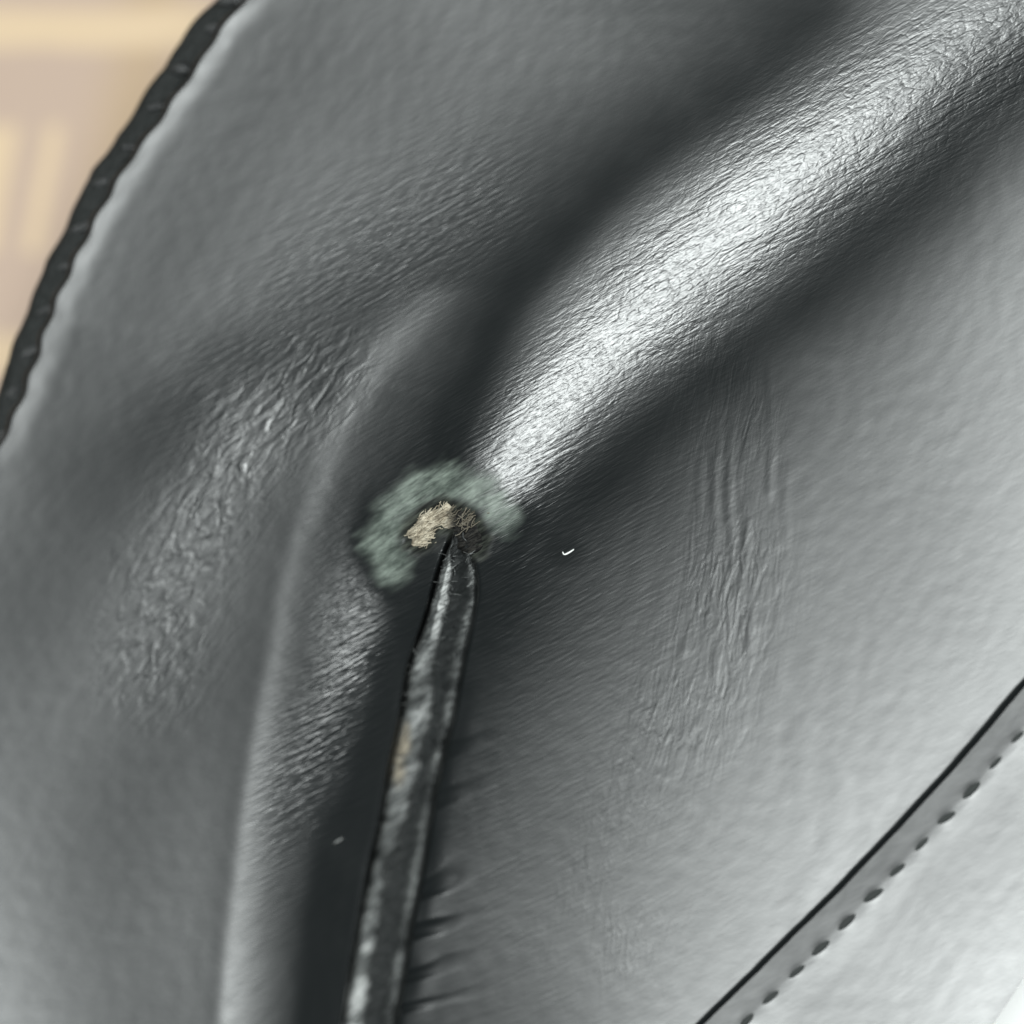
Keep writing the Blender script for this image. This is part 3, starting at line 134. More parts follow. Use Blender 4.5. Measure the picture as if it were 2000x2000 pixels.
    [-7, 4, -1, -1, 0, 0, 0, -1, 1, -1, 1, -1, 1, -1, 1, -1, 1, 0, 0, 0, 0, -1, 1, -1, 1, -1, 0, 0, 1, -1, 0, -1, 0, 0, 0, -1, 0, 0, 0, 0, 1, 0, 0, 0, 0, 0, 0, 0, 0, 0, 0, 0, 0, 0, 0, -1, 0, 0, 0, 0, 0, 0, 0, -1, 0, 0, 0, -1],
    [1, -2, 4, -4, 2, -2, 1, -2, 1, -1, 1, -1, 1, -1, 1, -1, 1, -2, 1, -1, 1, -1, 0, -1, 1, 0, 0, 0, 0, -1, 1, 0, 0, 0, 0, 0, 0, 0, 0, 0, 0, 0, 0, 0, 0, 0, 0, 0, 0, -1, 0, 0, 0, 0, 0, 0, 0, 0, 0, 0, 0, 0, 0, 0, 0, 0, 0, 0, 0, 0, 0, 0, 0, -1],
    [-8, 3, 0, -1, 0, 0, 1, 0, 1, -1, 1, 0, 1, -1, 0, 0, 1, 0, 0, 0, 0, -1, 1, -1, 0, -1, 0, -1, 0, -1, 1, 0, 0, 0, 0, 0, 0, 0, 0, 0, 0, -1, 0, 0, 0, 0, 0, 0, 0, 0, 0, 0, 0, 0, 0, 0, 0, 0, 0, 0, 0, 0, 0, 0, 0, 0, 0, 0, 0, -1],
    [1, -1, 5, -2, 2, -2, 1, 0, 2, -1, 0, 0, 1, 0, 0, -1, 1, -1, 1, 0, 1, 0, 1, 0, 0, 0, 0, 0, 0, 0, 1],
    [-7, 4, -2, -1, 0, 1, 0, 0, 1, 0, 0, 0, 1, 0, 0, -1, 0, 0, 0, 0, 0, 0, 1, 0, 0, -1, 0, 0, 1, 0, 0, 0, 0, 1, 0, 0, 0, 0, 0, 0, 0, 0, 0, 0, 0, 0, 0, 0, 0, 0, 0, 0, 0, 0, 0, 0, 0, 0, 0, 0, 0, 0, 0, -1],
    [1, -1, 3, -2, 1, -1, 0, -1, 1, 0, 0, 0, 0, 1, 1, 0, 0, -1, 0, 0, 0, 0, 0, 0, 0, 0, 0, 0, -1],
    [-8, 5, -2, 0, -1, 1, -1, 0, -1, 0, 0, 1, -1, 0, 0, 1, 0, 0, -1, 1, 0, 0, 0, 0, 0, 0, 0, 0, 0, 0, 0, -1, 0, 1, 0, -1, 0, 0, 0, 0, 0, -1, 0, 0, 0, 0, 0, 1],
    [0, 0, 3, -1, 1, -1, 0, 0, 0, 0, -1, 0, 0, 1, 0, 0, 0, 0, 0, 0, 0, 0, 0, 0, 0, 1, 0, 0, 0, 0, 1, 0, 0, 0, 0, 0, 0, 0, 0, 0, 1],
    [-7, 4, -2, 0, -1, 2, -1, 1, 0, 0, -1, 1, 0, 0, -1, 0, 0, 0, -1, 0, 0, 0, 1, 0, 0, 0, 0, 0, 0, -1, 1],
    [0, -1, 2, -2, 1, -1, 0, 0, 1, 0, 0, 0, 0, 0, 0, -1, 0, -1, 0, 0, 0, 0, 0, 0, 0, 0, 0, 0, 0, 0, 0, 0, 0, 0, 0, -1],
    [-7, 4, -1, 0, -1, 1, 0, 1, 0, 0, 0, 0, 0, 0, 0, 0, 0, 0, 0, 0, 0, -1, 0, 0, 1, 0, 0, 0, 1, 0, 0, -1, 0, 1, 0, -1],
    [1, 0, 4, -2, 1, -1, 0, -1, 1, 0, 1, 0, 0, 0, 1, 0, 1, -1, 1, 0, 0, 0, 0, 0, 0, 0, 0, 0, 0, 0, 1],
    [-6, 3, -1, -1, -1, 1, -1, 0, 0, 0, 0, 0, 0, 0, 0, 0, 0, 0, 0, 0, 0, 0, 1, 0, 0, 0, 0, 0, 0, -1],
    [0, 0, 2, -1, 1, -1, 0, 0, 1, 0, 0, 0, 0, 0, 0, 0, 0, 0, 0, 0, 0, 0, 0, 0, 0, 0, 0, 0, 0, 0, 0, 0, 0, 0, 0, 0, 0, 0, -1],
    [-6, 4, -1, 0, -1, 1, 0, 1, 0, 0, 0, 1, 0, 0, -1, 0, 0, 1, 0, 0, -1, 0, 0, 0, 0, 0, 0, 0, 0, 0, 0, 0, 0, 1, 0, -1],
    [-1, 0, 2, 0, 0, -1, 0, 1, 0, 1, 0, 0, -1, 1, 0, 0, -1, 0, 0, 1, -1, 0, 0, 1, 0, 1],
    [-6, 3, -2, 0, -2, 1, -1, 1, -1, 1, 0, 1, -1, 1, -1, 1, 0, 0, -1, 0, -1],
    [0, 1, 2, -1, 0, 0, -1, 0, 0, 1, 0, 1, 0, 1, 0, 1, 0, 0, -1, 1, 0, 0, 0, 0, 0, 1],
    [-5, 4, -1, 0, -1, 1, -1, 1, -1, 0, -1, 0, 0, 0, -1, 0, 0, 1],
    [0, 0, 2, -1, 1, -1, 0, 0, 0, 0, 0, 0, 0, 0, 0, 0, 0, 0, 0, 0, 0, 0, 0, 0, 0, 0, 0, 0, 0, 0, 0, 0, 0, 0, 0, 0, 0, 0, 0, 0, 0, 1],
    [-5, 2, -1, 0, 0, 1, 0, 0, 1],
    [0, -1, 2, -1, 1, -1, 1, 0, 1, 0, 1, 0, 0, 0, 0, 0, 0, -1],
    [-4, 2, -1, -1],
    [0, 0, 2, -1, 1, -1, 0, -1],
    [-4, 2, 0, 0, 0, 1, 0, 0, -1],
    [0, 0, 2, 0, 1],
    [-4, 1, -1, 0, 0, 0, -1],
    [0, 0, 1, -1, 0, 0, 0, 0, 0, 0, 1],
    [-3, 1, 0, 0, 0, 0, 0, 0, 0, 0, 1],
    [0, 0, 2, 0, 1, 0, 0, 0, 0, -1, 0, 0, 0, -1],
    [-3, 1, 0, 0, 0, 0, -1, 0, 0, -1, 0, -1],
    [0, 0, 1, -1, 0, 0, 0, -1, 1],
    [-2, 1, -1, 0, 0, 1],
    [-1, 0, 1, 0, 0, 0, 0, 0, 0, 0, 1],
    [-3, 0, 0, 0, -1],
]
COEF = np.zeros((M, M))
for _r, _row in enumerate(RELIEF):
    COEF[_r, :len(_row)] = _row
COEF *= STEP
_w = np.ones(M); _w[0] = 1 / math.sqrt(2)
COEF = COEF * _w[:, None] * _w[None, :]
_G = np.arange(-420, 2421, 4.0)
_k = np.arange(M)
_C = np.cos(np.pi * np.outer(_k, (_G - LO) / SPAN))
RELIEF_GRID = _C.T @ COEF @ _C


def relief(x, y):
    """smooth height of the leather at grid position x, y (Catmull-Rom lookup)"""
    x = np.asarray(x, float); y = np.asarray(y, float)
    n = len(_G)
    u = np.clip((x - _G[0]) / 4.0, 1, n - 3.001); v = np.clip((y - _G[0]) / 4.0, 1, n - 3.001)
    i = u.astype(int); j = v.astype(int); fu = u - i; fv = v - j

    def wts(t):
        return (-.5*t + t*t - .5*t**3, 1 - 2.5*t*t + 1.5*t**3, .5*t + 2*t*t - 1.5*t**3, -.5*t*t + .5*t**3)
    wu, wv = wts(fu), wts(fv)
    out = 0
    for a in range(4):
        for b in range(4):
            out = out + wv[a] * wu[b] * RELIEF_GRID[j + a - 1, i + b - 1]
    return out


def world_xyz(x, y, h):
    """grid units -> metres; x right, y down the picture, h up"""
    x = np.asarray(x, float); y = np.asarray(y, float); h = np.asarray(h, float)
    z = h * PX
    f = (1 - z / DIST)
    return np.stack([(x - 1000) * PX * f, (1000 - y) * PX * f, z + 0 * x], -1)


def smooth(a, b, t):
    t = np.clip((t - a) / (b - a), 0, 1)
    return t * t * (3 - 2 * t)


rng = np.random.default_rng(7)


def lattice(shape_seed, x, y, sx, sy, ang=0.0):
    """value noise in -1..1 with cell size sx, sy turned by ang"""
    r = np.random.default_rng(shape_seed)
    T = r.uniform(-1, 1, (256, 256))
    c, s = math.cos(ang), math.sin(ang)
    u = (x * c + y * s) / sx + 60.5; v = (-x * s + y * c) / sy + 80.5
    i = np.floor(u).astype(int); j = np.floor(v).astype(int)
    fu = u - i; fv = v - j
    fu = fu * fu * (3 - 2 * fu); fv = fv * fv * (3 - 2 * fv)
    g = lambda a, b: T[b % 256, a % 256]
    return (g(i, j) * (1 - fu) + g(i + 1, j) * fu) * (1 - fv) + (g(i, j + 1) * (1 - fu) + g(i + 1, j + 1) * fu) * fv


def poly_dist(x, y, pts):
    """distance to a polyline, and the running parameter (in vertices) of the nearest point"""
    best = np.full(np.shape(x), 1e9); par = np.zeros(np.shape(x))
    for n, ((x0, y0), (x1, y1)) in enumerate(zip(pts[:-1], pts[1:])):
        dx, dy = x1 - x0, y1 - y0
        t = np.clip(((x - x0) * dx + (y - y0) * dy) / (dx * dx + dy * dy), 0, 1)
        d = np.hypot(x - x0 - t * dx, y - y0 - t * dy)
        m = d < best
        best = np.where(m, d, best); par = np.where(m, n + t, par)
    return best, par


def resample(pts, step):
    p = np.array(pts, float)
    # Catmull-Rom through the points, then even spacing
    q = []
    for i in range(len(p) - 1):
        p0, p1, p2, p3 = p[max(i - 1, 0)], p[i], p[i + 1], p[min(i + 2, len(p) - 1)]
        for t in np.linspace(0, 1, 20, endpoint=False):
            q.append(.5 * ((2 * p1) + (-p0 + p2) * t + (2*p0 - 5*p1 + 4*p2 - p3) * t*t + (-p0 + 3*p1 - 3*p2 + p3) * t**3))
    q.append(p[-1]); q = np.array(q)
    s = np.concatenate([[0], np.cumsum(np.linalg.norm(np.diff(q, axis=0), axis=1))])
    n = max(2, int(s[-1] / step) + 1)
    t = np.linspace(0, s[-1], n)
    return np.stack([np.interp(t, s, q[:, k]) for k in range(q.shape[1])], -1)


# ------------------------------------------------------------------ object helpers
def link(name, mesh, parent=None):
    o = bpy.data.objects.new(name, mesh)
    sc.collection.objects.link(o)
    if parent is not None:
        o.parent = parent
    return o


def mesh_from(name, verts, faces, mat, shade=True):
    me = bpy.data.meshes.new(name)
    verts = np.asarray(verts, np.float32).reshape(-1, 3)
    faces = np.asarray(faces, np.int32)
    nf, k = faces.shape
    me.vertices.add(len(verts)); me.vertices.foreach_set('co', verts.ravel())
    me.loops.add(nf * k); me.loops.foreach_set('vertex_index', faces.ravel())
    me.polygons.add(nf)
    me.polygons.foreach_set('loop_start', np.arange(0, nf * k, k, dtype=np.int32))
    me.update(calc_edges=True)
    me.validate()
    if shade:
        me.shade_smooth()
    me.materials.append(mat)
    return me


def grid_faces(nr, nc, flip=False):
    i = np.arange(nr * nc).reshape(nr, nc)
    f = np.stack([i[:-1, :-1], i[1:, :-1], i[1:, 1:], i[:-1, 1:]], -1).reshape(-1, 4)
    return f[:, ::-1] if flip else f


def attr(me, name, values):
    a = me.attributes.new(name, 'FLOAT', 'POINT')
    a.data.foreach_set('value', np.ascontiguousarray(values, np.float32).ravel())


def tag(o, label=None, cat=None, group=None, kind=None):
    if label: o['label'] = label
    if cat: o['category'] = cat
    if group: o['group'] = group
    if kind: o['kind'] = kind
    return o


def tube(path, radius, mat, name, seg=10, squash=1.0, normals_up=True):
    """tube along a 3-D path (metres) with per-point radius, closed ends"""
    p = np.asarray(path, float); n = len(p)
    rad = np.broadcast_to(np.asarray(radius, float), (n,))
    t = np.gradient(p, axis=0); t /= np.linalg.norm(t, axis=1, keepdims=True) + 1e-12
    up = np.array([0.05, 0.03, 1.0])
    side = np.cross(t, up); side /= np.linalg.norm(side, axis=1, keepdims=True) + 1e-12
    nor = np.cross(side, t)
    a = np.linspace(0, 2 * np.pi, seg, endpoint=False)
    v = p[:, None] + rad[:, None, None] * (np.cos(a)[None, :, None] * side[:, None] + squash * np.sin(a)[None, :, None] * nor[:, None])
    faces = []
    for i in range(n - 1):
        for j in range(seg):
            k = (j + 1) % seg
            faces.append((i*seg + j, i*seg + k, (i+1)*seg + k, (i+1)*seg + j))
    return v.reshape(-1, 3), np.array(faces)


# ------------------------------------------------------------------ materials
class Nodes:
    def __init__(self, name):
        self.m = bpy.data.materials.new(name); self.m.use_nodes = True
        self.t = self.m.node_tree; self.p = self.t.nodes['Principled BSDF']

    def n(self, kind, **kw):
        x = self.t.nodes.new(kind)
        for k, v in kw.items(): setattr(x, k, v)
        return x

    def put(self, sock, v):
        if isinstance(v, bpy.types.NodeSocket): self.t.links.new(v, sock)
        else: sock.default_value = v

    def math(self, op, a, b=0.0, clamp=False):
        x = self.n('ShaderNodeMath', operation=op, use_clamp=clamp)
        self.put(x.inputs[0], a); self.put(x.inputs[1], b)
        return x.outputs[0]

    def attr(self, name):
        return self.n('ShaderNodeAttribute', attribute_name=name).outputs['Fac']

    def coord(self, ang, sx, sy, sz=1.0):
        """object coordinates turned by ang, with features sx (along) by sy (across) grid units"""
        tc = self.n('ShaderNodeTexCoord')
        a = self.n('ShaderNodeMapping'); self.put(a.inputs['Vector'], tc.outputs['Object'])
        a.inputs['Rotation'].default_value = (0, 0, -ang)
        b = self.n('ShaderNodeMapping'); self.put(b.inputs['Vector'], a.outputs[0])
        b.inputs['Scale'].default_value = (1/(sx*PX), 1/(sy*PX), 1/(max(sx, sy)*PX*2))
        return b.outputs[0]

    def noise(self, vec, detail=2.0, rough=0.5, dist=0.0):
        x = self.n('ShaderNodeTexNoise'); self.put(x.inputs['Vector'], vec)
        x.inputs['Scale'].default_value = 1.0
        x.inputs['Detail'].default_value = detail; x.inputs['Roughness'].default_value = rough
        x.inputs['Distortion'].default_value = dist
        return x.outputs['Fac']

    def voronoi(self, vec, feature='SMOOTH_F1', rnd=1.0):
        x = self.n('ShaderNodeTexVoronoi', feature=feature); self.put(x.inputs['Vector'], vec)
        x.inputs['Scale'].default_value = 1.0; x.inputs['Randomness'].default_value = rnd
        return x.outputs['Distance']

    def mix(self, f, a, b):
        x = self.n('ShaderNodeMix', data_type='RGBA')
        self.put(x.inputs[0], f); self.put(x.inputs[6], a); self.put(x.inputs[7], b)
        return x.outputs[2]

    def mixf(self, f, a, b):
        x = self.n('ShaderNodeMix', data_type='FLOAT')
        self.put(x.inputs[0], f); self.put(x.inputs[2], a); self.put(x.inputs[3], b)
        return x.outputs[0]

    def ramp(self, f, stops):
        x = self.n('ShaderNodeValToRGB'); self.put(x.inputs[0], f)
        el = x.color_ramp.elements
        while len(el) < len(stops): el.new(0.5)
        for e, (pos, v) in zip(el, stops):
            e.position = pos; e.color = (v, v, v, 1) if not isinstance(v, tuple) else v
        return x.outputs[0]

    def bump(self, h, dist=PX, strength=1.0, prev=None):
        x = self.n('ShaderNodeBump'); x.inputs['Strength'].default_value = strength
        x.inputs['Distance'].default_value = dist
        self.put(x.inputs['Height'], h)
        if prev is not None: self.put(x.inputs['Normal'], prev)
        return x.outputs[0]

    def done(self, color=None, rough=None, normal=None, spec=None):
        if color is not None: self.put(self.p.inputs['Base Color'], color)
        if rough is not None: self.put(self.p.inputs['Roughness'], rough)
        if normal is not None: self.put(self.p.inputs['Normal'], normal)
        if spec is not None: self.put(self.p.inputs['Specular IOR Level'], spec)
        return self.m


BLACK = (0.0040, 0.0051, 0.0053, 1)
GRAIN_ANG = math.radians(33)


def leather_material():
    N = Nodes('black_leather')
    grain, streak, lump, wear = (N.attr(k) for k in ('grain', 'streak', 'lump', 'wear'))
    # pebbled pores on the stretched fold, drawn out along the stretch
    def plates(sx, sy, lo, hi):
        x = N.n('ShaderNodeTexVoronoi', feature='DISTANCE_TO_EDGE')
        wv = N.n('ShaderNodeVectorMath', operation='ADD')
        nz = N.n('ShaderNodeTexNoise'); base = N.coord(GRAIN_ANG, sx, sy)
        N.put(nz.inputs['Vector'], base); nz.inputs['Scale'].default_value = 1.3; nz.inputs['Detail'].default_value = 2.0
        N.put(wv.inputs[0], base); N.put(wv.inputs[1], nz.outputs['Color'])
        N.put(x.inputs['Vector'], wv.outputs[0]); x.inputs['Scale'].default_value = 1.0
        m = N.n('ShaderNodeMapRange', interpolation_type='SMOOTHSTEP')
        N.put(m.inputs[0], x.outputs['Distance']); m.inputs[1].default_value = lo; m.inputs[2].default_value = hi
        return m.outputs[0]
    p1 = plates(30, 15, 0.0, 0.22)
    p2 = plates(15, 6.5, 0.0, 0.25)
    pn = N.noise(N.coord(GRAIN_ANG, 40, 11), 3, 0.6)
    h1 = N.math('MULTIPLY', N.math('ADD', N.math('ADD', N.math('MULTIPLY', p1, 0.24), N.math('MULTIPLY', p2, 0.08)), N.math('ADD', N.math('MULTIPLY', pn, 0.55), N.math('MULTIPLY', N.noise(N.coord(GRAIN_ANG, 75, 26), 2, 0.5), 1.5))), grain)
    # fine hair-like streaks
    st = N.noise(N.coord(GRAIN_ANG - 0.08, 46, 6.5), 2, 0.55, 0.3)
    h2 = N.math('MULTIPLY', N.math('MULTIPLY', st, 1.15), streak)
    # larger crumpled lumps on the left cheek
    lu = N.noise(N.coord(math.radians(46), 48, 17), 2, 0.5, 0.6)
    h3 = N.math('MULTIPLY', N.math('MULTIPLY', lu, 3.0), lump)
    # fine upright wrinkles of the right cheek
    ck = N.noise(N.coord(math.radians(80), 72, 17), 3, 0.55, 1.3)
    h3 = N.math('ADD', h3, N.math('MULTIPLY', N.math('MULTIPLY', ck, 1.15), N.attr('cheek')))
    # faint skin everywhere
    sk = N.noise(N.coord(0.3, 26, 20), 3, 0.6)
    h = N.math('ADD', N.math('ADD', h1, h2), N.math('ADD', h3, N.math('ADD', N.math('MULTIPLY', sk, 0.12), N.math('MULTIPLY', N.noise(N.coord(0.9, 150, 80), 2, 0.5), 0.65))))
    wn = N.noise(N.coord(GRAIN_ANG, 52, 7), 3, 0.65, 0.3)
    wfac = N.math('MULTIPLY', wear, N.math('ADD', N.math('MULTIPLY', wn, 2.5), -0.32), True)
    col = N.mix(wfac, BLACK, N.mix(N.ramp(N.noise(N.coord(GRAIN_ANG, 60, 24), 3, 0.65), [(0.36, 0.0), (0.62, 1.0)]), (0.058, 0.073, 0.061, 1), (0.170, 0.200, 0.172, 1)))
    rim = N.attr('rim')
    col = N.mix(rim, col, N.ramp(wn, [(0.4, (0.008, 0.009, 0.008, 1)), (0.65, (0.05, 0.055, 0.045, 1))]))
    tint = N.noise(N.coord(0.5, 160, 90), 3, 0.6)
    rough = N.mixf(rim, N.mixf(wfac, N.mixf(tint, 0.30, 0.36), 0.5), 0.85)
    spec = N.mixf(rim, N.mixf(wfac, 0.75, 0.55), 0.15)
    return N.done(col, rough, N.bump(h), spec)


def plain_leather(name, color=BLACK, rough=0.38, fine=0.5, size=14, spec=0.6):
    N = Nodes(name)
    nz = N.noise(N.coord(0.4, size, size * .8), 3, 0.6)
    return N.done(color, rough, N.bump(N.math('MULTIPLY', nz, fine * 4)), spec)


def raw_edge_material():
    N = Nodes('raw_leather_edge')
    fib = N.noise(N.coord(math.radians(38), 26, 5.5), 4, 0.7, 0.5)
    big = N.noise(N.coord(math.radians(80), 120, 50), 2, 0.5)
    tan = N.attr('tan'); bare_lit = N.attr('bare_lit')
    g = N.ramp(fib, [(0.34, (0.018, 0.020, 0.020, 1)), (0.46, (0.10, 0.105, 0.103, 1)), (0.58, (0.22, 0.23, 0.225, 1)), (0.72, (0.38, 0.385, 0.375, 1))])
    c = N.mix(N.math('MULTIPLY', bare_lit, N.math('ADD', big, 0.45), True), (0.014, 0.016, 0.016, 1), g)
    painted_glint = N.math('MULTIPLY', N.math('SUBTRACT', bare_lit, 1.0), 2.2, True)  # specular highlight of the cut edge, painted in as pale colour
    c = N.mix(N.math('MULTIPLY', painted_glint, N.ramp(fib, [(0.36, 0.0), (0.5, 1.0)])), c, (0.50, 0.51, 0.50, 1))
    tn = N.ramp(fib, [(0.35, (0.06, 0.05, 0.035, 1)), (0.6, (0.36, 0.32, 0.25, 1)), (0.8, (0.50, 0.47, 0.40, 1))])
    c = N.mix(tan, c, tn)
    return N.done(c, 0.55, N.bump(N.math('MULTIPLY', fib, 9.0)), 0.45)


def core_material():
    N = Nodes('frayed_tan_leather')
    fib = N.noise(N.coord(math.radians(35), 26, 7), 3, 0.65, 0.5)
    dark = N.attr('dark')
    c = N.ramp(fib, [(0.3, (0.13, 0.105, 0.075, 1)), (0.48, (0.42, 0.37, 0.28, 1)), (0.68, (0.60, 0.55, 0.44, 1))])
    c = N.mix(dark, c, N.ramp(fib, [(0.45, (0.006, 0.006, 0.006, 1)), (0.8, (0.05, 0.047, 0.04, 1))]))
    return N.done(c, 0.8, N.bump(N.math('MULTIPLY', fib, 8.0)), 0.2)


def thread_material():
    N = Nodes('black_thread')
    w = N.noise(N.coord(0.8, 10, 3), 2, 0.5)
    return N.done((0.010, 0.011, 0.011, 1), 0.45, N.bump(N.math('MULTIPLY', w, 5.0)), 0.6)


def binding_material():
    N = Nodes('dark_bound_edge')
    w = N.noise(N.coord(math.radians(60), 22, 10), 3, 0.6)
    return N.done((0.010, 0.0115, 0.011, 1), 0.6, N.bump(N.math('MULTIPLY', w, 9.0)), 0.22)


def plaid_material():
    N = Nodes('plaid_cloth')
    tc = N.n('ShaderNodeTexCoord'); sep = N.n('ShaderNodeSeparateXYZ'); N.put(sep.inputs[0], tc.outputs['Object'])
    # slanted warp stripes and straight weft stripes, in grid units at the cloth's own depth
    s = 1 / (PX * (DIST - TABLE_Z) / DIST)
    X = N.math('ADD', N.math('MULTIPLY', sep.outputs[0], s), 1000.0)
    Y = N.math('SUBTRACT', 1000.0, N.math('MULTIPLY', sep.outputs[1], s))
    wob = N.math('MULTIPLY', N.noise(N.coord(0, 150, 150), 1), 14.0)

    def band(v, c, half, soft):
        d = N.math('ABSOLUTE', N.math('SUBTRACT', v, c))
        x = N.n('ShaderNodeMapRange', interpolation_type='SMOOTHSTEP')
        N.put(x.inputs[0], d); x.inputs[1].default_value = half + soft; x.inputs[2].default_value = half - soft
        return x.outputs[0]
    slant = N.math('ADD', N.math('ADD', X, N.math('MULTIPLY', N.math('SUBTRACT', Y, 265.0), 0.20)), wob)
    Yw = N.math('ADD', Y, wob)
    PER = 640.0
    Xr = N.math('SUBTRACT', N.math('MODULO', N.math('ADD', slant, 4*PER + 200), PER), 200.0)
    Yr = N.math('SUBTRACT', N.math('MODULO', N.math('ADD', Yw, 4*PER + 140), PER), 140.0)
    low = N.math('MULTIPLY', N.math('MULTIPLY', N.math('SUBTRACT', Yr, 240.0), 1/25.0, True), 1.0, True)
    weft = band(Yr, 62, 40, 14)
    warp = N.math('MULTIPLY', N.math('MAXIMUM', band(Xr, 112, 16, 9), band(Xr, 5, 38, 12)), low)
    cream = N.math('MAXIMUM', weft, warp)
    edge = N.math('MAXIMUM', band(Xr, 255, 50, 75), 0.0)
    base = N.mix(edge, (0.435, 0.325, 0.262, 1), (0.415, 0.30, 0.195, 1))
    c = N.mix(cream, base, (0.59, 0.447, 0.30, 1))
    weave = N.noise(N.coord(0.0, 8, 8), 2)
    c = N.mix(N.math('MULTIPLY', weave, 0.25), c, (0.30, 0.25, 0.19, 1))
    return N.done(c, 0.9, N.bump(N.math('MULTIPLY', weave, 4.0)), 0.2)


def paper_material():
    N = Nodes('white_paper')
    w = N.noise(N.coord(0, 60, 60), 3)
    return N.done(N.mix(w, (0.80, 0.80, 0.79, 1), (0.86, 0.86, 0.85, 1)), 0.7, None, 0.3)


LEATHER = leather_material()
SIDE_LEATHER = plain_leather('side_leather')
RAW = raw_edge_material()
CORE = core_material()
THREAD = thread_material()
BINDING = binding_material()
SEAM_THREAD = plain_leather('sunken_thread', (0.030, 0.033, 0.032, 1), 0.75, 0.3, 8, 0.2)

# ------------------------------------------------------------------ setting: the cloth under the bag
tv = np.array([(-0.9, -0.9, TABLE_Z), (0.9, -0.9, TABLE_Z), (0.9, 0.9, TABLE_Z), (-0.9, 0.9, TABLE_Z)])
tag(link('tabletop', mesh_from('tabletop', tv, [(0, 1, 2, 3)], plaid_material())), kind='structure')

# ------------------------------------------------------------------ outlines in grid units
EDGE = [(760, -420), (690, -300), (575, -150), (470, 0), (421, 58), (394, 105), (348, 170), (290, 254), (254, 301), (203, 384), (174, 438),
        (134, 518), (94, 609), (58, 716), (21, 811), (0, 853), (-60, 1000), (-125, 1200), (-175, 1450), (-215, 1750), (-240, 2050), (-260, 2420)]
SEAM = [(2290, 1030), (2130, 1200), (2000, 1336), (1865, 1492), (1727, 1641), (1630, 1742), (1499, 1872), (1369, 2000), (1245, 2120), (1120, 2240)]
OUTER = [(2420, 1272), (2230, 1560), (2115, 1735), (2000, 1912), (1940, 2002), (1800, 2210), (1690, 2375)]
TOP, BOT = -240.0, 2240.0
e_s = resample(EDGE, 4.0); s_s = resample(SEAM, 4.0)
LIP = [(890,1035),(862,1100),(848,1150),(836,1200),(800,1300),(786,1400),(764,1500),(748,1600),(724,1700),(706,1800),(688,1900),(673,2000),(632,2240)]
FOLD = [(908,1050),(926,1105),(932,1150),(918,1230),(902,1300),(885,1400),(857,1500),(839,1600),(824,1700),(803,1800),(788,1900),(771,2000),(740,2240)]
_Y = np.arange(900.0, 2301.0)
_gk = np.exp(-.5 * (np.arange(-60, 61) / 20.0) ** 2); _gk /= _gk.sum()
_sm = lambda c: np.convolve(np.pad(np.interp(_Y, [p[1] for p in c], [p[0] for p in c]), 60, 'edge'), _gk, 'valid')
_LX, _FX = _sm(LIP), _sm(FOLD)
lip_x = lambda y: np.interp(y, _Y, _LX)
fold_x = lambda y: np.interp(y, _Y, _FX)

CREASES = [  # fine dents running down the right cheek: x0,y0, x1,y1, depth
    (1404, 840, 1398, 1105, 1.3), (1429, 830, 1430, 1124, 1.5), (1462, 740, 1458, 990, 1.3), (1462, 1010, 1444, 1158, 1.5),
    (1507, 845, 1506, 1090, 1.3), (1517, 1105, 1520, 1230, 0.8), (1466, 1185, 1462, 1285, 1.1), (1341, 1255, 1330, 1322, 1.2),
    (1400, 1265, 1398, 1325, 0.8), (1290, 1325, 1272, 1415, 0.6), (1362, 1400, 1330, 1480, 0.6),
    (1375, 880, 1372, 1010, 0.7), (1540, 900, 1535, 1080, 0.5),
    (1400, 640, 1404, 780, 0.8), (1445, 640, 1448, 720, 0.7), (1500, 700, 1505, 830, 0.6), (1395, 1120, 1388, 1210, 0.8)]
CROSS = [(1215, 480, 1330, 640, 0.7), (1260, 460, 1345, 600, 0.6), (1180, 560, 1275, 680, 0.5), (1110, 700, 1170, 780, 0.6), (1030, 800, 1075, 880, 0.7), (965, 890, 1010, 935, 0.8)]
WEAR = [(765, 1112), (745, 1060), (772, 1003), (820, 955), (880, 938), (945, 955), (980, 1010)]
WEAR_R = [30, 36, 33, 33, 30, 31, 26]
HOLE = [(818, 1048), (838, 1018), (870, 1005), (905, 1022), (925, 1060)]


def panel_height(x, y):
    h = relief(x, y)
    # the gap under the rolled lip
    lx, fx = lip_x(y), fold_x(y)
    inside = (smooth(-9, 4, x - lx)) * (1 - smooth(-14, 10, x - fx)) * smooth(1015, 1075, y)
    depth = np.interp(y, [1000, 1080, 1300, 1700, 2000], [20, 60, 100, 120, 120])
    deep = 1 - smooth(0.75, 1.12, (x - lx) / (fx - lx))
    floor = np.minimum(relief(fx, y) - 9, relief(lx, y) - 22 - (depth - 22) * deep)
    h = h * (1 - inside) + floor * inside
    # rubbed-through hole
    d, _ = poly_dist(x, y, HOLE)
    h = h - 16 * np.exp(-(d / 24) ** 4)
    h = h + 2.2 * lattice(3, x, y, 34, 9, -0.6) * np.exp(-(np.clip(d - 20, 0, None) / 26) ** 2)
    return h


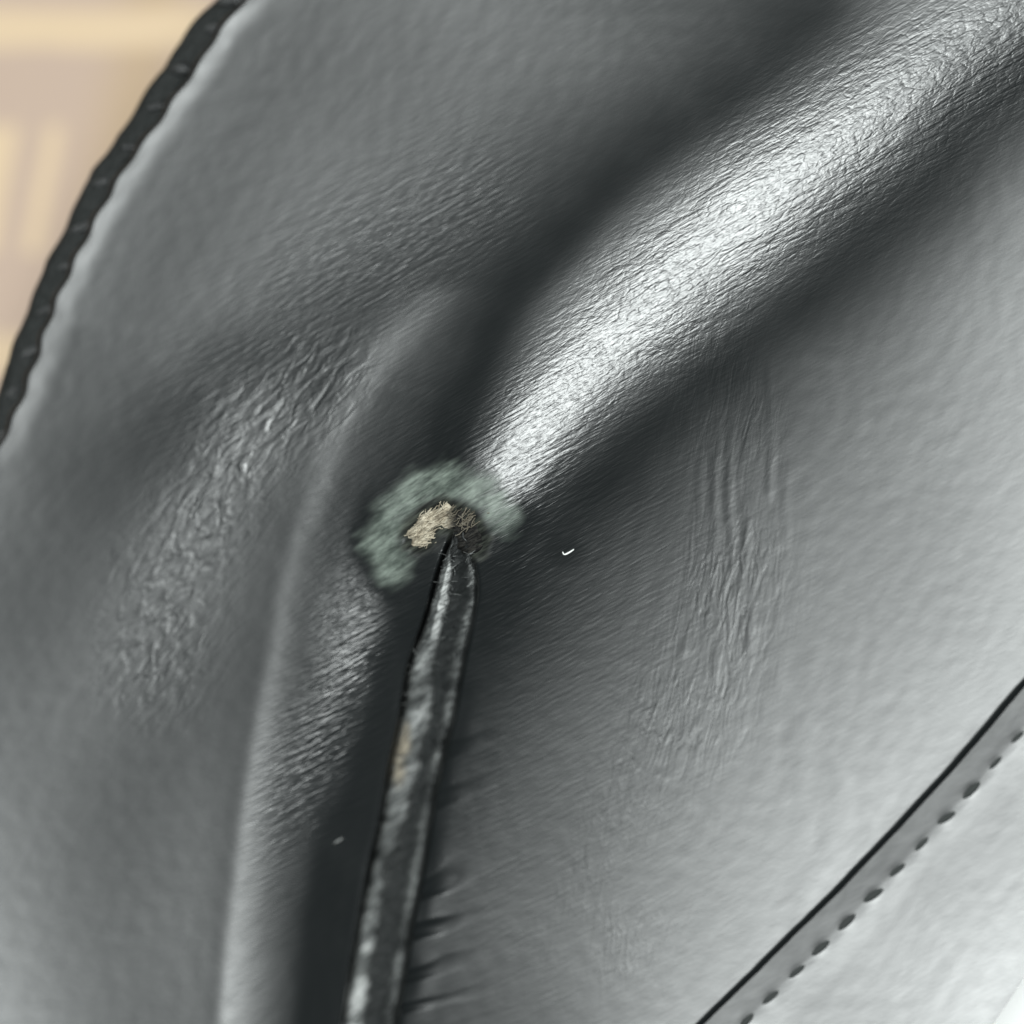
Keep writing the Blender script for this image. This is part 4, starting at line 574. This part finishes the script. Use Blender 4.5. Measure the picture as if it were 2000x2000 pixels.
def build_panel():
    nr, nc = 880, 860
    y = np.linspace(TOP, BOT, nr)[:, None]
    xl = np.interp(y, e_s[:, 1], e_s[:, 0])
    xr = np.interp(y, s_s[:, 1], s_s[:, 0], left=2290.0) + 9 + 1.6 * lattice(81, y, 0 * y, 55, 9) + 0.8 * lattice(82, y, 0 * y, 14, 9)
    u = np.linspace(0, 1, nc)[None, :]
    x = xl + (xr - xl) * u
    y = y + 0 * x
    h = panel_height(x, y)
    # small dents and creases
    near = (x > 950) & (y > 350)
    for lst, sg in ((CREASES, 6.5), (CROSS, 4.0)):
        for (x0, y0, x1, y1, dep) in lst:
            dep *= 0.42 if lst is CREASES else 0.4
            L = math.hypot(x1 - x0, y1 - y0)
            sx = x + 6 * lattice(11, x, y, 130, 130); sy = y
            t = ((sx - x0) * (x1 - x0) + (sy - y0) * (y1 - y0)) / (L * L)
            q = ((sx - x0) * (y1 - y0) - (sy - y0) * (x1 - x0)) / L
            w = smooth(-0.2, 0.35, t) * (1 - smooth(0.65, 1.2, t)) * smooth(-0.55, 0.25, lattice(25, x, y, 40, 75))
            h = h - dep * w * np.exp(-.5 * (q / sg) ** 2)
    # broad soft undulation of the right cheek
    cheek = smooth(1050, 1250, x) * smooth(500, 900, y) * (1 - smooth(1500, 1900, x))
    h = h + cheek * 0.35 * lattice(21, x, y, 46, 170, 0.12)
    # puckers where the panel runs into the seam
    fd = x - fold_x(y)
    pk = np.exp(-np.clip(fd - 2, 0, None) / 36) * smooth(-4, 10, fd) * smooth(1300, 1480, y)
    ph = (y + 0.42 * fd) / 104 + 0.55 * lattice(5, y, 0 * y, 150, 10)
    notch = np.clip(np.sin(2 * np.pi * ph) - 0.1 + 0.4 * lattice(6, x, y, 60, 40), 0, 1)
    h = h - pk * (12 + 6 * smooth(1480, 1680, y)) * notch ** 1.3
    h = h - 6 * (0.6 + 0.6 * lattice(8, x, y, 30, 70)) * np.exp(-(np.clip(fd - 4, 0, None) / 20) ** 2) * smooth(-6, 6, fd) * smooth(1080, 1200, y)
    # rolled borders
    dl, pl = poly_dist(x[:, :60], y[:, :60], [tuple(p) for p in e_s[::6]])
    h[:, :60] -= 9 * np.clip(1 - dl / 9, 0, 1) ** 2
    dr = (xr - x[:, -40:]) * 0.72
    h[:, -40:] -= 12 * np.clip(1 - dr / 15, 0, 1) ** 2.0 * smooth(950, 1250, y[:, -40:])
    # scalloped left border where the stitches pull it in
    arc = y[:, :1] * 1.18
    pull = 4.5 * np.cos(2 * np.pi * arc / 91.0)
    x = x + pull * np.clip(1 - np.arange(nc)[None, :] / 14, 0, 1)
    # masks
    crest = [(2300, -110), (2000, 60), (1830, 150), (1740, 215), (1600, 315), (1490, 400), (1390, 490), (1250, 620), (1150, 720), (1060, 810), (1000, 900)]
    d, par = poly_dist(x, y, crest)
    wid = np.interp(par, [0, 2, 4, 7, 10], [130, 130, 150, 120, 75])
    grain = np.exp(-(d / wid) ** 2)
    grain *= 1 - 0.45 * np.exp(-(np.hypot(x - 1010, y - 890) / 110) ** 2)
    lip_c = [(760, 1085), (700, 1180), (660, 1300), (615, 1450), (580, 1580), (555, 1700)]
    d2, p2 = poly_dist(x, y, lip_c)
    lipm = np.exp(-(d2 / 75) ** 2) * np.interp(p2, [0, 1, 3, 5], [0.9, 1.0, 0.9, 0.1])
    d3, _ = poly_dist(x, y, [(1000, 900), (880, 930), (740, 1020)])
    tip = np.exp(-(d3 / 130) ** 2)
    upper = np.exp(-(poly_dist(x, y, [(420, 800), (640, 560), (900, 400)])[0] / 130) ** 2)
    right = np.exp(-(poly_dist(x, y, [(1150, 1000), (960, 1400), (900, 1800)])[0] / 260) ** 2)
    streak = 0.05 + 0.9 * grain + 2.5 * lipm + 1.2 * tip + 0.85 * upper + 0.34 * right
    streak = streak + 0.6 * np.exp(-(poly_dist(x, y, [(985, 1060), (960, 1200), (930, 1400), (890, 1600)])[0] / 85) ** 2)
    lum = np.exp(-(poly_dist(x, y, [(620, 740), (500, 850), (430, 950), (330, 1130), (300, 1300)])[0] / 95) ** 2)
    ckm = np.exp(-(poly_dist(x, y, [(1420, 720), (1420, 1100), (1330, 1400), (1250, 1600), (1180, 1850)])[0] / 115) ** 2) * np.interp(y, [600, 800, 1200, 1900], [0.3, 1.0, 0.9, 0.55]) * np.clip(0.75 + 0.9 * lattice(24, x, y, 90, 150, 0.1), 0.1, 1.5)
    lump = lum * 0.85 + 0.05 * upper
    dw, pw = poly_dist(x + 9 * lattice(31, x, y, 40, 8, -0.6) + 6 * lattice(35, x, y, 60, 60), y + 9 * lattice(32, x, y, 40, 8, -0.6) + 6 * lattice(36, x, y, 60, 60), WEAR)
    wr = np.interp(pw, range(len(WEAR_R)), WEAR_R)
    wear = 0.96 * (1 - smooth(-25, 22, dw - wr))
    hd, _ = poly_dist(x, y, HOLE)
    wear = wear * smooth(14, 34, hd + 8 * lattice(33, x, y, 24, 9, -0.6)) * (1 - smooth(-8, 4, x - lip_x(y)) * (y > 1060))
    wear = np.where((y > 1035) & (x > lip_x(y) - 20) & (x < fold_x(y) + 10), 0, wear)
    rim = 1 - smooth(22, 46, hd + 9 * lattice(34, x, y, 30, 8, -0.6))
    v = world_xyz(x, y, h)
    me = mesh_from('front_panel', v, grid_faces(nr, nc), LEATHER)
    attr(me, 'rim', rim); attr(me, 'cheek', ckm); attr(me, 'grain', grain); attr(me, 'streak', streak); attr(me, 'lump', lump); attr(me, 'wear', wear)
    return me


# ------------------------------------------------------------------ the bag
bag = bpy.data.objects.new('leather_bag', None)
sc.collection.objects.link(bag)
bag.location = (0, 0, TABLE_Z)
tag(bag, 'black leather bag with a rubbed hole where its folded ridge meets the seam', 'bag')
OFF = Vector((0, 0, -TABLE_Z))


def part(name, me, parent=None, label=None, kind=None):
    o = link(name, me, parent or bag)
    if parent is None or parent is bag: o.location = OFF
    tag(o, label, kind=kind)
    return o


panel = part('front_panel', build_panel())

# lower strip beyond the lapped seam, with stitch holes
ST_D = 58.0
def seam_frames(step=70.0):
    s = resample(SEAM, 2.0); a = np.concatenate([[0], np.cumsum(np.linalg.norm(np.diff(s, axis=0), axis=1))])
    t = np.gradient(s, axis=0); t /= np.linalg.norm(t, axis=1, keepdims=True)
    nrm = np.stack([-t[:, 1], t[:, 0]], -1)
    if nrm[0, 0] < 0: nrm = -nrm
    return s, a, t, nrm
ss, sa, stn, snr = seam_frames()
hole_s = np.arange(16.0, sa[-1] - 10, 70.0) + rng.normal(0, 2.2, len(np.arange(16.0, sa[-1] - 10, 70.0)))
hole_p = np.stack([np.interp(hole_s, sa, ss[:, 0] + ST_D * snr[:, 0]), np.interp(hole_s, sa, ss[:, 1] + ST_D * snr[:, 1])], -1)


SEAM_D = np.arange(-30, 301, 1.0)
_p = np.interp(SEAM_D, [-30, 0, 56, 70, 160, 240], [-8.8, -10.5, -13.8, -14.1, -13.4, -12.4])
_kk = np.exp(-.5 * (np.arange(-18, 19) / 2.6) ** 2)
SEAM_H = np.convolve(np.pad(_p, 18, 'edge'), _kk / _kk.sum(), 'valid')
hole_k = np.random.default_rng(5).uniform(0.5, 1.1, 80)


def strip_height(x, y):
    d, _ = poly_dist(x, y, [tuple(p) for p in ss[::10]])
    prof = np.interp(d, SEAM_D, SEAM_H)
    h = relief(x, y) + prof
    for (hx, hy), kk in zip(hole_p, hole_k):
        m = (np.abs(x - hx) < 60) & (np.abs(y - hy) < 60)
        if m.any():
            ax = ((x[m] - hx) * .716 - (y[m] - hy) * .70) / 15; ay = ((x[m] - hx) * .70 + (y[m] - hy) * .716) / 9.5
            h[m] -= 0.7 * kk * np.exp(-(ax * ax + ay * ay))
    return h


def build_strip():
    na, nb = 420, 200
    A = resample(SEAM, 3.0); B = resample(OUTER, 3.0)
    ia = np.linspace(0, len(A) - 1, na); ib = np.linspace(0, len(B) - 1, na)
    pa = np.stack([np.interp(ia, range(len(A)), A[:, k]) for k in (0, 1)], -1)
    pb = np.stack([np.interp(ib, range(len(B)), B[:, k]) for k in (0, 1)], -1)
    # start a little under the panel's edge
    dirn = pb - pa; dirn /= np.linalg.norm(dirn, axis=1, keepdims=True)
    pa = pa - dirn * 12
    t = np.linspace(0, 1, nb)[None, :, None] ** 1.25
    p = pa[:, None] * (1 - t) + pb[:, None] * t
    x, y = p[..., 0], p[..., 1]
    h = strip_height(x, y)
    do, _ = poly_dist(x, y, [tuple(q) for q in B[::8]])
    me = mesh_from('base_panel', world_xyz(x, y, h), grid_faces(na, nb), LEATHER)
    z = np.zeros(x.size)
    attr(me, 'rim', z); attr(me, 'cheek', z); attr(me, 'grain', z); attr(me, 'streak', z + 0.05); attr(me, 'lump', z); attr(me, 'wear', z)
    return me


strip = part('base_panel', build_strip())
for (hx, hy), kk in zip(hole_p, hole_k):
    t = np.linspace(-1, 1, 9)
    L = 32 + 3 * kk; ang = 0.10 + rng.normal(0, 0.12)
    ux, uy = 0.716 * math.cos(ang) + 0.70 * math.sin(ang), -0.70 * math.cos(ang) + 0.716 * math.sin(ang)
    x = hx + ux * L * t; y = hy + uy * L * t
    h = relief(x, y) - 16.8 - 0.8 * np.abs(t) ** 2.5
    v, f = tube(world_xyz(x, y, h), (4.0 + 5.0 * kk) * np.clip(1.06 - np.abs(t) ** 1.5, 0.28, 1) * PX, THREAD, 'stitch', 8, 0.7)
    part('stitch', mesh_from('stitch', v, f, SEAM_THREAD), strip)

# bound left border with its stitches
TRIM = [(640, -240), (545, -130), (448, 0), (388, 68), (352, 122), (308, 182), (261, 258), (214, 322), (180, 382), (146, 455), (108, 525), (76, 609), (40, 700), (10, 795), (-30, 880), (-95, 1040), (-150, 1230)]
tp = resample(TRIM, 5.0)
ta = np.concatenate([[0], np.cumsum(np.linalg.norm(np.diff(tp, axis=0), axis=1))])
tt = np.gradient(tp, axis=0); tt /= np.linalg.norm(tt, axis=1, keepdims=True)
tn = np.stack([-tt[:, 1], tt[:, 0]], -1)
tn[tn[:, 0] > 0] *= -1                                         # pointing away from the panel
edge_h = lambda x, y: relief(x, y) - 24
ca = np.linspace(-0.12 * np.pi, 1.05 * np.pi, 15)
rw = 22.5 + 1.0 * np.cos(2 * np.pi * ta / 91.0) + 2.5 * lattice(41, ta, 0 * ta, 60, 9) + 1.5 * lattice(42, ta, 0 * ta, 20, 9)
cw = np.where(np.cos(ca) > 0, 1.6, 1.0) * np.cos(ca)
bx = tp[:, None, 0] - tn[:, None, 0] * cw[None] * rw[:, None]
by = tp[:, None, 1] - tn[:, None, 1] * cw[None] * rw[:, None]
bh = edge_h(tp[:, 0], tp[:, 1])[:, None] + np.sin(ca)[None] * 17 - 12
binding = part('edge_binding', mesh_from('edge_binding', world_xyz(bx, by, bh), grid_faces(len(tp), len(ca)), BINDING))
me_o = binding.data
for s0 in np.arange(30, ta[-1] - 20, 91.0):
    s0 = s0 + rng.normal(0, 7)
    c = np.array([np.interp(s0, ta, tp[:, 0]), np.interp(s0, ta, tp[:, 1])])
    n2 = np.array([np.interp(s0, ta, tn[:, 0]), np.interp(s0, ta, tn[:, 1])]); t2 = np.array([-n2[1], n2[0]])
    a = np.linspace(-0.05 * np.pi, 0.95 * np.pi, 14)
    off = np.cos(a) * rng.uniform(12, 20) + 10 + rng.normal(0, 4)
    sk = rng.uniform(0.9, 1.5)
    x = c[0] - n2[0] * off + t2[0] * off * sk; y = c[1] - n2[1] * off + t2[1] * off * sk
    h = edge_h(*c) - 8 + np.sin(a) * 11 + rng.normal(1.0, 1.4)
    v, f = tube(world_xyz(x, y, h), rng.uniform(7, 14) * PX * (0.7 + 0.3 * np.sin(np.linspace(0, np.pi, 14))), THREAD, 'stitch', 8, 0.5)
    part('stitch', mesh_from('stitch', v, f, THREAD), binding)

# layered raw edge and fold inside the gap
ROWS = 420
yy = np.linspace(1040, 2240, ROWS)[:, None]
lx, fx = lip_x(yy), fold_x(yy)
base = np.minimum(relief(fx, yy) + 2, relief(lx, yy) - np.interp(yy, [1040, 1150, 1400, 1800, 2240], [4, 22, 40, 52, 52]))


def ridge_part(name, s0, s1, prof, mat, rough_amp, cols=34, notch=0.0, rag=0.0):
    s = np.linspace(0, 1, cols)[None, :]
    x0 = lx + (fx - lx) * np.interp(yy, *s0); x1 = lx + (fx - lx) * np.interp(yy, *s1)
    wob = 3.5 * lattice(51, yy, 0 * yy, 34, 9) + 2.0 * lattice(52, yy, 0 * yy, 12, 9)
    x = x0 + (x1 - x0) * s + wob * (0.3 + 0.7 * s)
    x = x + rag * smooth(0.55, 1.0, s) * (lattice(56, yy, 0 * yy, 26, 9) + 0.7 * lattice(57, yy, 0 * yy, 9, 9))
    y = yy + 0 * x
    h = base + prof(s, y) + 1.5 * rough_amp * lattice(53, x, y, 30, 8, -0.6) + 0.5 * rough_amp * lattice(54, x, y, 10, 5, -0.6)
    if notch:
        h = h - notch * np.clip(lattice(55, x, y, 90, 16, -0.5) - 0.25, 0, 1)
    return x, y, mesh_from(name, world_xyz(x, y, h), grid_faces(ROWS, cols), mat)


# pale skived edge of the upper layer
def p_edge(s, y):
    return 10 * np.sin(np.pi * np.clip(s, 0, 1)) ** 0.7 - 12 * (1 - smooth(0.0, 0.12, s)) + np.interp(y, [1040, 1100, 1300, 1500, 2240], [2, 8, 4, 2, 2]) - 9 * smooth(0.86, 1.0, s)
EY = [1040, 1100, 1150, 1200, 1300, 1400, 1500, 1600, 1660, 1700, 1800, 1900, 2000, 2240]
EF = [.10, .34, .37, .38, .44, .58, .60, .52, .36, .27, .35, .34, .40, .40]
x, y, me = ridge_part('raw_edge', ([1040, 2240], [0.03, 0.0]), (EY, EF), p_edge, RAW, 2.6, notch=16, rag=4.5)
s = np.linspace(0, 1, 34)[None, :] + 0 * y
w = lattice(61, x, y, 46, 18, -0.55)
tan = 1.3 * np.exp(-(((x - 789) / 14) ** 2 + ((y - 1456) / 17) ** 2)) + np.exp(-(((x - 777) / 15) ** 2 + ((y - 1500) / 30) ** 2)) + 0.6 * np.exp(-(((x - 793) / 10) ** 2 + ((y - 1425) / 18) ** 2))
attr(me, 'tan', np.clip(1.3 * tan * (1 + 0.6 * w) - 0.15, 0, 1))
bare_lit = np.interp(y, [1040, 1090, 1110, 1230, 1270, 1340, 1450, 1560, 1600, 1660, 1700, 1850, 2000], [.4, .8, 1.7, 1.6, 1.0, .85, .95, .6, .45, .45, .85, 1.1, 1.25])
bare_lit = bare_lit * np.where(y < 1250, 0.35 + 0.75 * smooth(0.35, 0.6, s), 0.75 + 0.25 * smooth(0.1, 0.4, s))  # raw leather tone plus a painted highlight on the right half near the top
attr(me, 'bare_lit', np.clip(bare_lit + .65 * w, 0, 1.6))
raw = part('raw_edge', me, label='pale frayed cut edge showing in the gap')


# dark inner fold with its second, lower ridge
def p_fold(s, y):
    return -7 + 11 * np.exp(-((s - 0.80) / 0.14) ** 2) - 4 * np.exp(-((s - 0.35) / 0.2) ** 2) - 7 * smooth(0.9, 1.0, s)
x, y, me = ridge_part('inner_fold', ([1040, 2240], [0.12, 0.12]), ([1040, 2240], [1.08, 1.08]), p_fold, RAW, 2.8, notch=9, rag=8)
s = np.linspace(0, 1, 34)[None, :] + 0 * y
attr(me, 'tan', 0 * x); attr(me, 'bare_lit', np.exp(-((s - 0.84) / 0.12) ** 2) * np.clip(0.5 + 1.0 * lattice(62, x, y, 44, 22, -0.5), 0, 1))
part('inner_fold', me)

# short hairs standing off the cut edges
def hairs(n, fx0, fx1, seed, L0, L1):
    r = np.random.default_rng(seed); fv, ff, nv = [], [], 0
    for k in range(n):
        y0 = r.uniform(1075, 2120); f0 = r.uniform(fx0, fx1)
        x0 = float(lip_x(y0) + (fold_x(y0) - lip_x(y0)) * f0)
        hb = min(float(relief(fold_x(y0), y0)) + 2, float(relief(lip_x(y0), y0)) - float(np.interp(y0, [1040, 1150, 1400, 1800, 2240], [4, 22, 40, 52, 52])))
        a = r.normal(-0.5, 0.7) + (math.pi if r.random() < .35 else 0); L = r.uniform(L0, L1)
        t = np.linspace(0, 1, 5); bend = r.normal(0, .25)
        x = x0 + np.cos(a + bend * t) * L * t; y = y0 + np.sin(a + bend * t) * L * t
        v, f = tube(world_xyz(x, y, hb + 6 + r.uniform(0, 10) * t), r.uniform(.6, 1.3) * PX * (1 - .6 * t), RAW, 'hair', 4)
        fv.append(v); ff.append(f + nv); nv += len(v)
    v = np.concatenate(fv)
    me = mesh_from('hair', v, np.concatenate(ff), RAW)
    attr(me, 'tan', np.zeros(len(v))); attr(me, 'bare_lit', np.full(len(v), 0.9))
    return me


part('fibre', hairs(260, 0.02, 0.45, 91, 8, 24), raw, kind='stuff')
part('fibre', hairs(150, 0.75, 1.05, 92, 6, 20), bag, kind='stuff')

# frayed core in the hole
nr, nc = 70, 90
gy = np.linspace(972, 1082, nr)[:, None]; gx = np.linspace(790, 960, nc)[None, :]
x = gx + 0 * gy; y = gy + 0 * gx
d, par = poly_dist(x, y, HOLE)
hb = relief(x, y) - 11 + 5 * lattice(71, x, y, 26, 8, -0.6) + 3 * lattice(72, x, y, 9, 5, -0.6) + 6 * np.exp(-(((x - 840) / 26) ** 2 + ((y - 1022) / 22) ** 2)) - 60 * smooth(20, 48, d + 7 * lattice(74, x, y, 16, 8, -0.6))
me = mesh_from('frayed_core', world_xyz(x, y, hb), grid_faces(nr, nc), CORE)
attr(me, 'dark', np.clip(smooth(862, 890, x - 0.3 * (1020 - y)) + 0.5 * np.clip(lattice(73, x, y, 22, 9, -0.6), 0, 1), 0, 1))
core = part('frayed_core', me, label='tan frayed leather fibres showing in the hole')
fv, ff = [], []
nv = 0
for k in range(170):
    c = HOLE[0] if rng.random() < .3 else HOLE[rng.integers(0, 4)]
    px, py = c[0] + rng.normal(0, 13), c[1] + rng.normal(0, 10)
    ang = -0.55 + rng.normal(0, 0.45); L = rng.uniform(10, 34)
    t = np.linspace(0, 1, 5)
    x = px + np.cos(ang) * L * t + rng.normal(0, 1, 5); y = py + np.sin(ang) * L * t + rng.normal(0, 1, 5)
    h = relief(x, y) - 8 + rng.uniform(3, 9) * np.sin(np.pi * t)
    v, f = tube(world_xyz(x, y, h), rng.uniform(0.8, 1.6) * PX * (1 - .6 * t), CORE, 'f', 4)
    fv.append(v); ff.append(f + nv); nv += len(v)
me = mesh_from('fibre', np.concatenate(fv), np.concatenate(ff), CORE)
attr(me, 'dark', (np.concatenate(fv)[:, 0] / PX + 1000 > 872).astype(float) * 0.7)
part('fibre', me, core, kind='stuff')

# side walls of the bag down to the cloth
L_ = resample([(p[0] - 4, p[1]) for p in EDGE if p[1] >= -300], 20.0)
R_ = resample(OUTER, 20.0)
loop = [tuple(p) for p in L_ if TOP < p[1] < BOT] + [(1690, BOT)] + [tuple(p) for p in R_[::-1] if p[1] < BOT and p[0] < 2280] + [(2280, TOP)]
lp = np.array(loop); nl = len(lp)
cx, cy = lp.mean(0)
top = world_xyz(cx + (lp[:, 0] - cx) * .975, cy + (lp[:, 1] - cy) * .975, relief(lp[:, 0], lp[:, 1]) - 36)
mid = world_xyz(cx + (lp[:, 0] - cx) * .97, cy + (lp[:, 1] - cy) * .97, np.full(nl, -520.0))
bot = np.stack([(lp[:, 0] - 1000) * PX, (1000 - lp[:, 1]) * PX, np.full(nl, TABLE_Z + 0.0005)], -1)
v = np.concatenate([top, mid, bot]); f = []
for r in range(2):
    for i in range(nl):
        j = (i + 1) % nl
        f.append((r*nl + i, (r+1)*nl + i, (r+1)*nl + j, r*nl + j))
part('side_wall', mesh_from('side_wall', v, f, SIDE_LEATHER))

# ------------------------------------------------------------------ white sheet beyond the lower right border
PAPER = paper_material()
q = [(0.030, -0.20), (0.20, -0.20), (0.20, 0.02), (0.030, 0.02)]
import bmesh
bm = bmesh.new()
bmesh.ops.create_grid(bm, x_segments=24, y_segments=24, size=0.5)
for vtx in bm.verts:
    gx, gy = vtx.co.x + .5, vtx.co.y + .5
    vtx.co = (gx * 0.20, gy * 0.24, 0.0006 + 0.0005 * math.sin(gx * 7) * math.sin(gy * 5))
ex = bmesh.ops.extrude_face_region(bm, geom=bm.faces[:])
for g in ex['geom']:
    if isinstance(g, bmesh.types.BMVert): g.co.z += 0.0004
bmesh.ops.recalc_face_normals(bm, faces=bm.faces[:])
me = bpy.data.meshes.new('white_sheet'); bm.to_mesh(me); bm.free(); me.shade_smooth(); me.materials.append(PAPER)
sheet = link('white_sheet', me)
sheet.location = (0.062, -0.21, TABLE_Z + 0.0008)
sheet.rotation_euler = (0, 0, math.radians(3))
tag(sheet, 'plain white sheet lying beyond the lower right border of the bag', 'sheet')

# ------------------------------------------------------------------ lint on the leather
LINT = Nodes('white_lint').done((0.75, 0.76, 0.74, 1), 0.6, None, 0.4)


def lint(pts, r, label):
    p = resample(pts, 2.0)
    h = panel_height(p[:, 0], p[:, 1]) + r + 0.5
    v, f = tube(world_xyz(p[:, 0], p[:, 1], h), r * PX * (0.6 + 0.4 * np.sin(np.linspace(0, np.pi, len(p)))), LINT, 'lint', 6)
    return tag(link('lint', mesh_from('lint', v, f, LINT)), label, 'lint', 'white lint flecks stuck on the leather')


lint([(1099, 1078), (1102, 1083), (1110, 1080), (1121, 1073)], 1.8, 'tick-shaped white lint fleck on the black leather right of the hole')
lint([(653, 1647), (661, 1642), (669, 1637)], 0.55, 'thin white lint fleck on the dark rolled fold left of the gap')
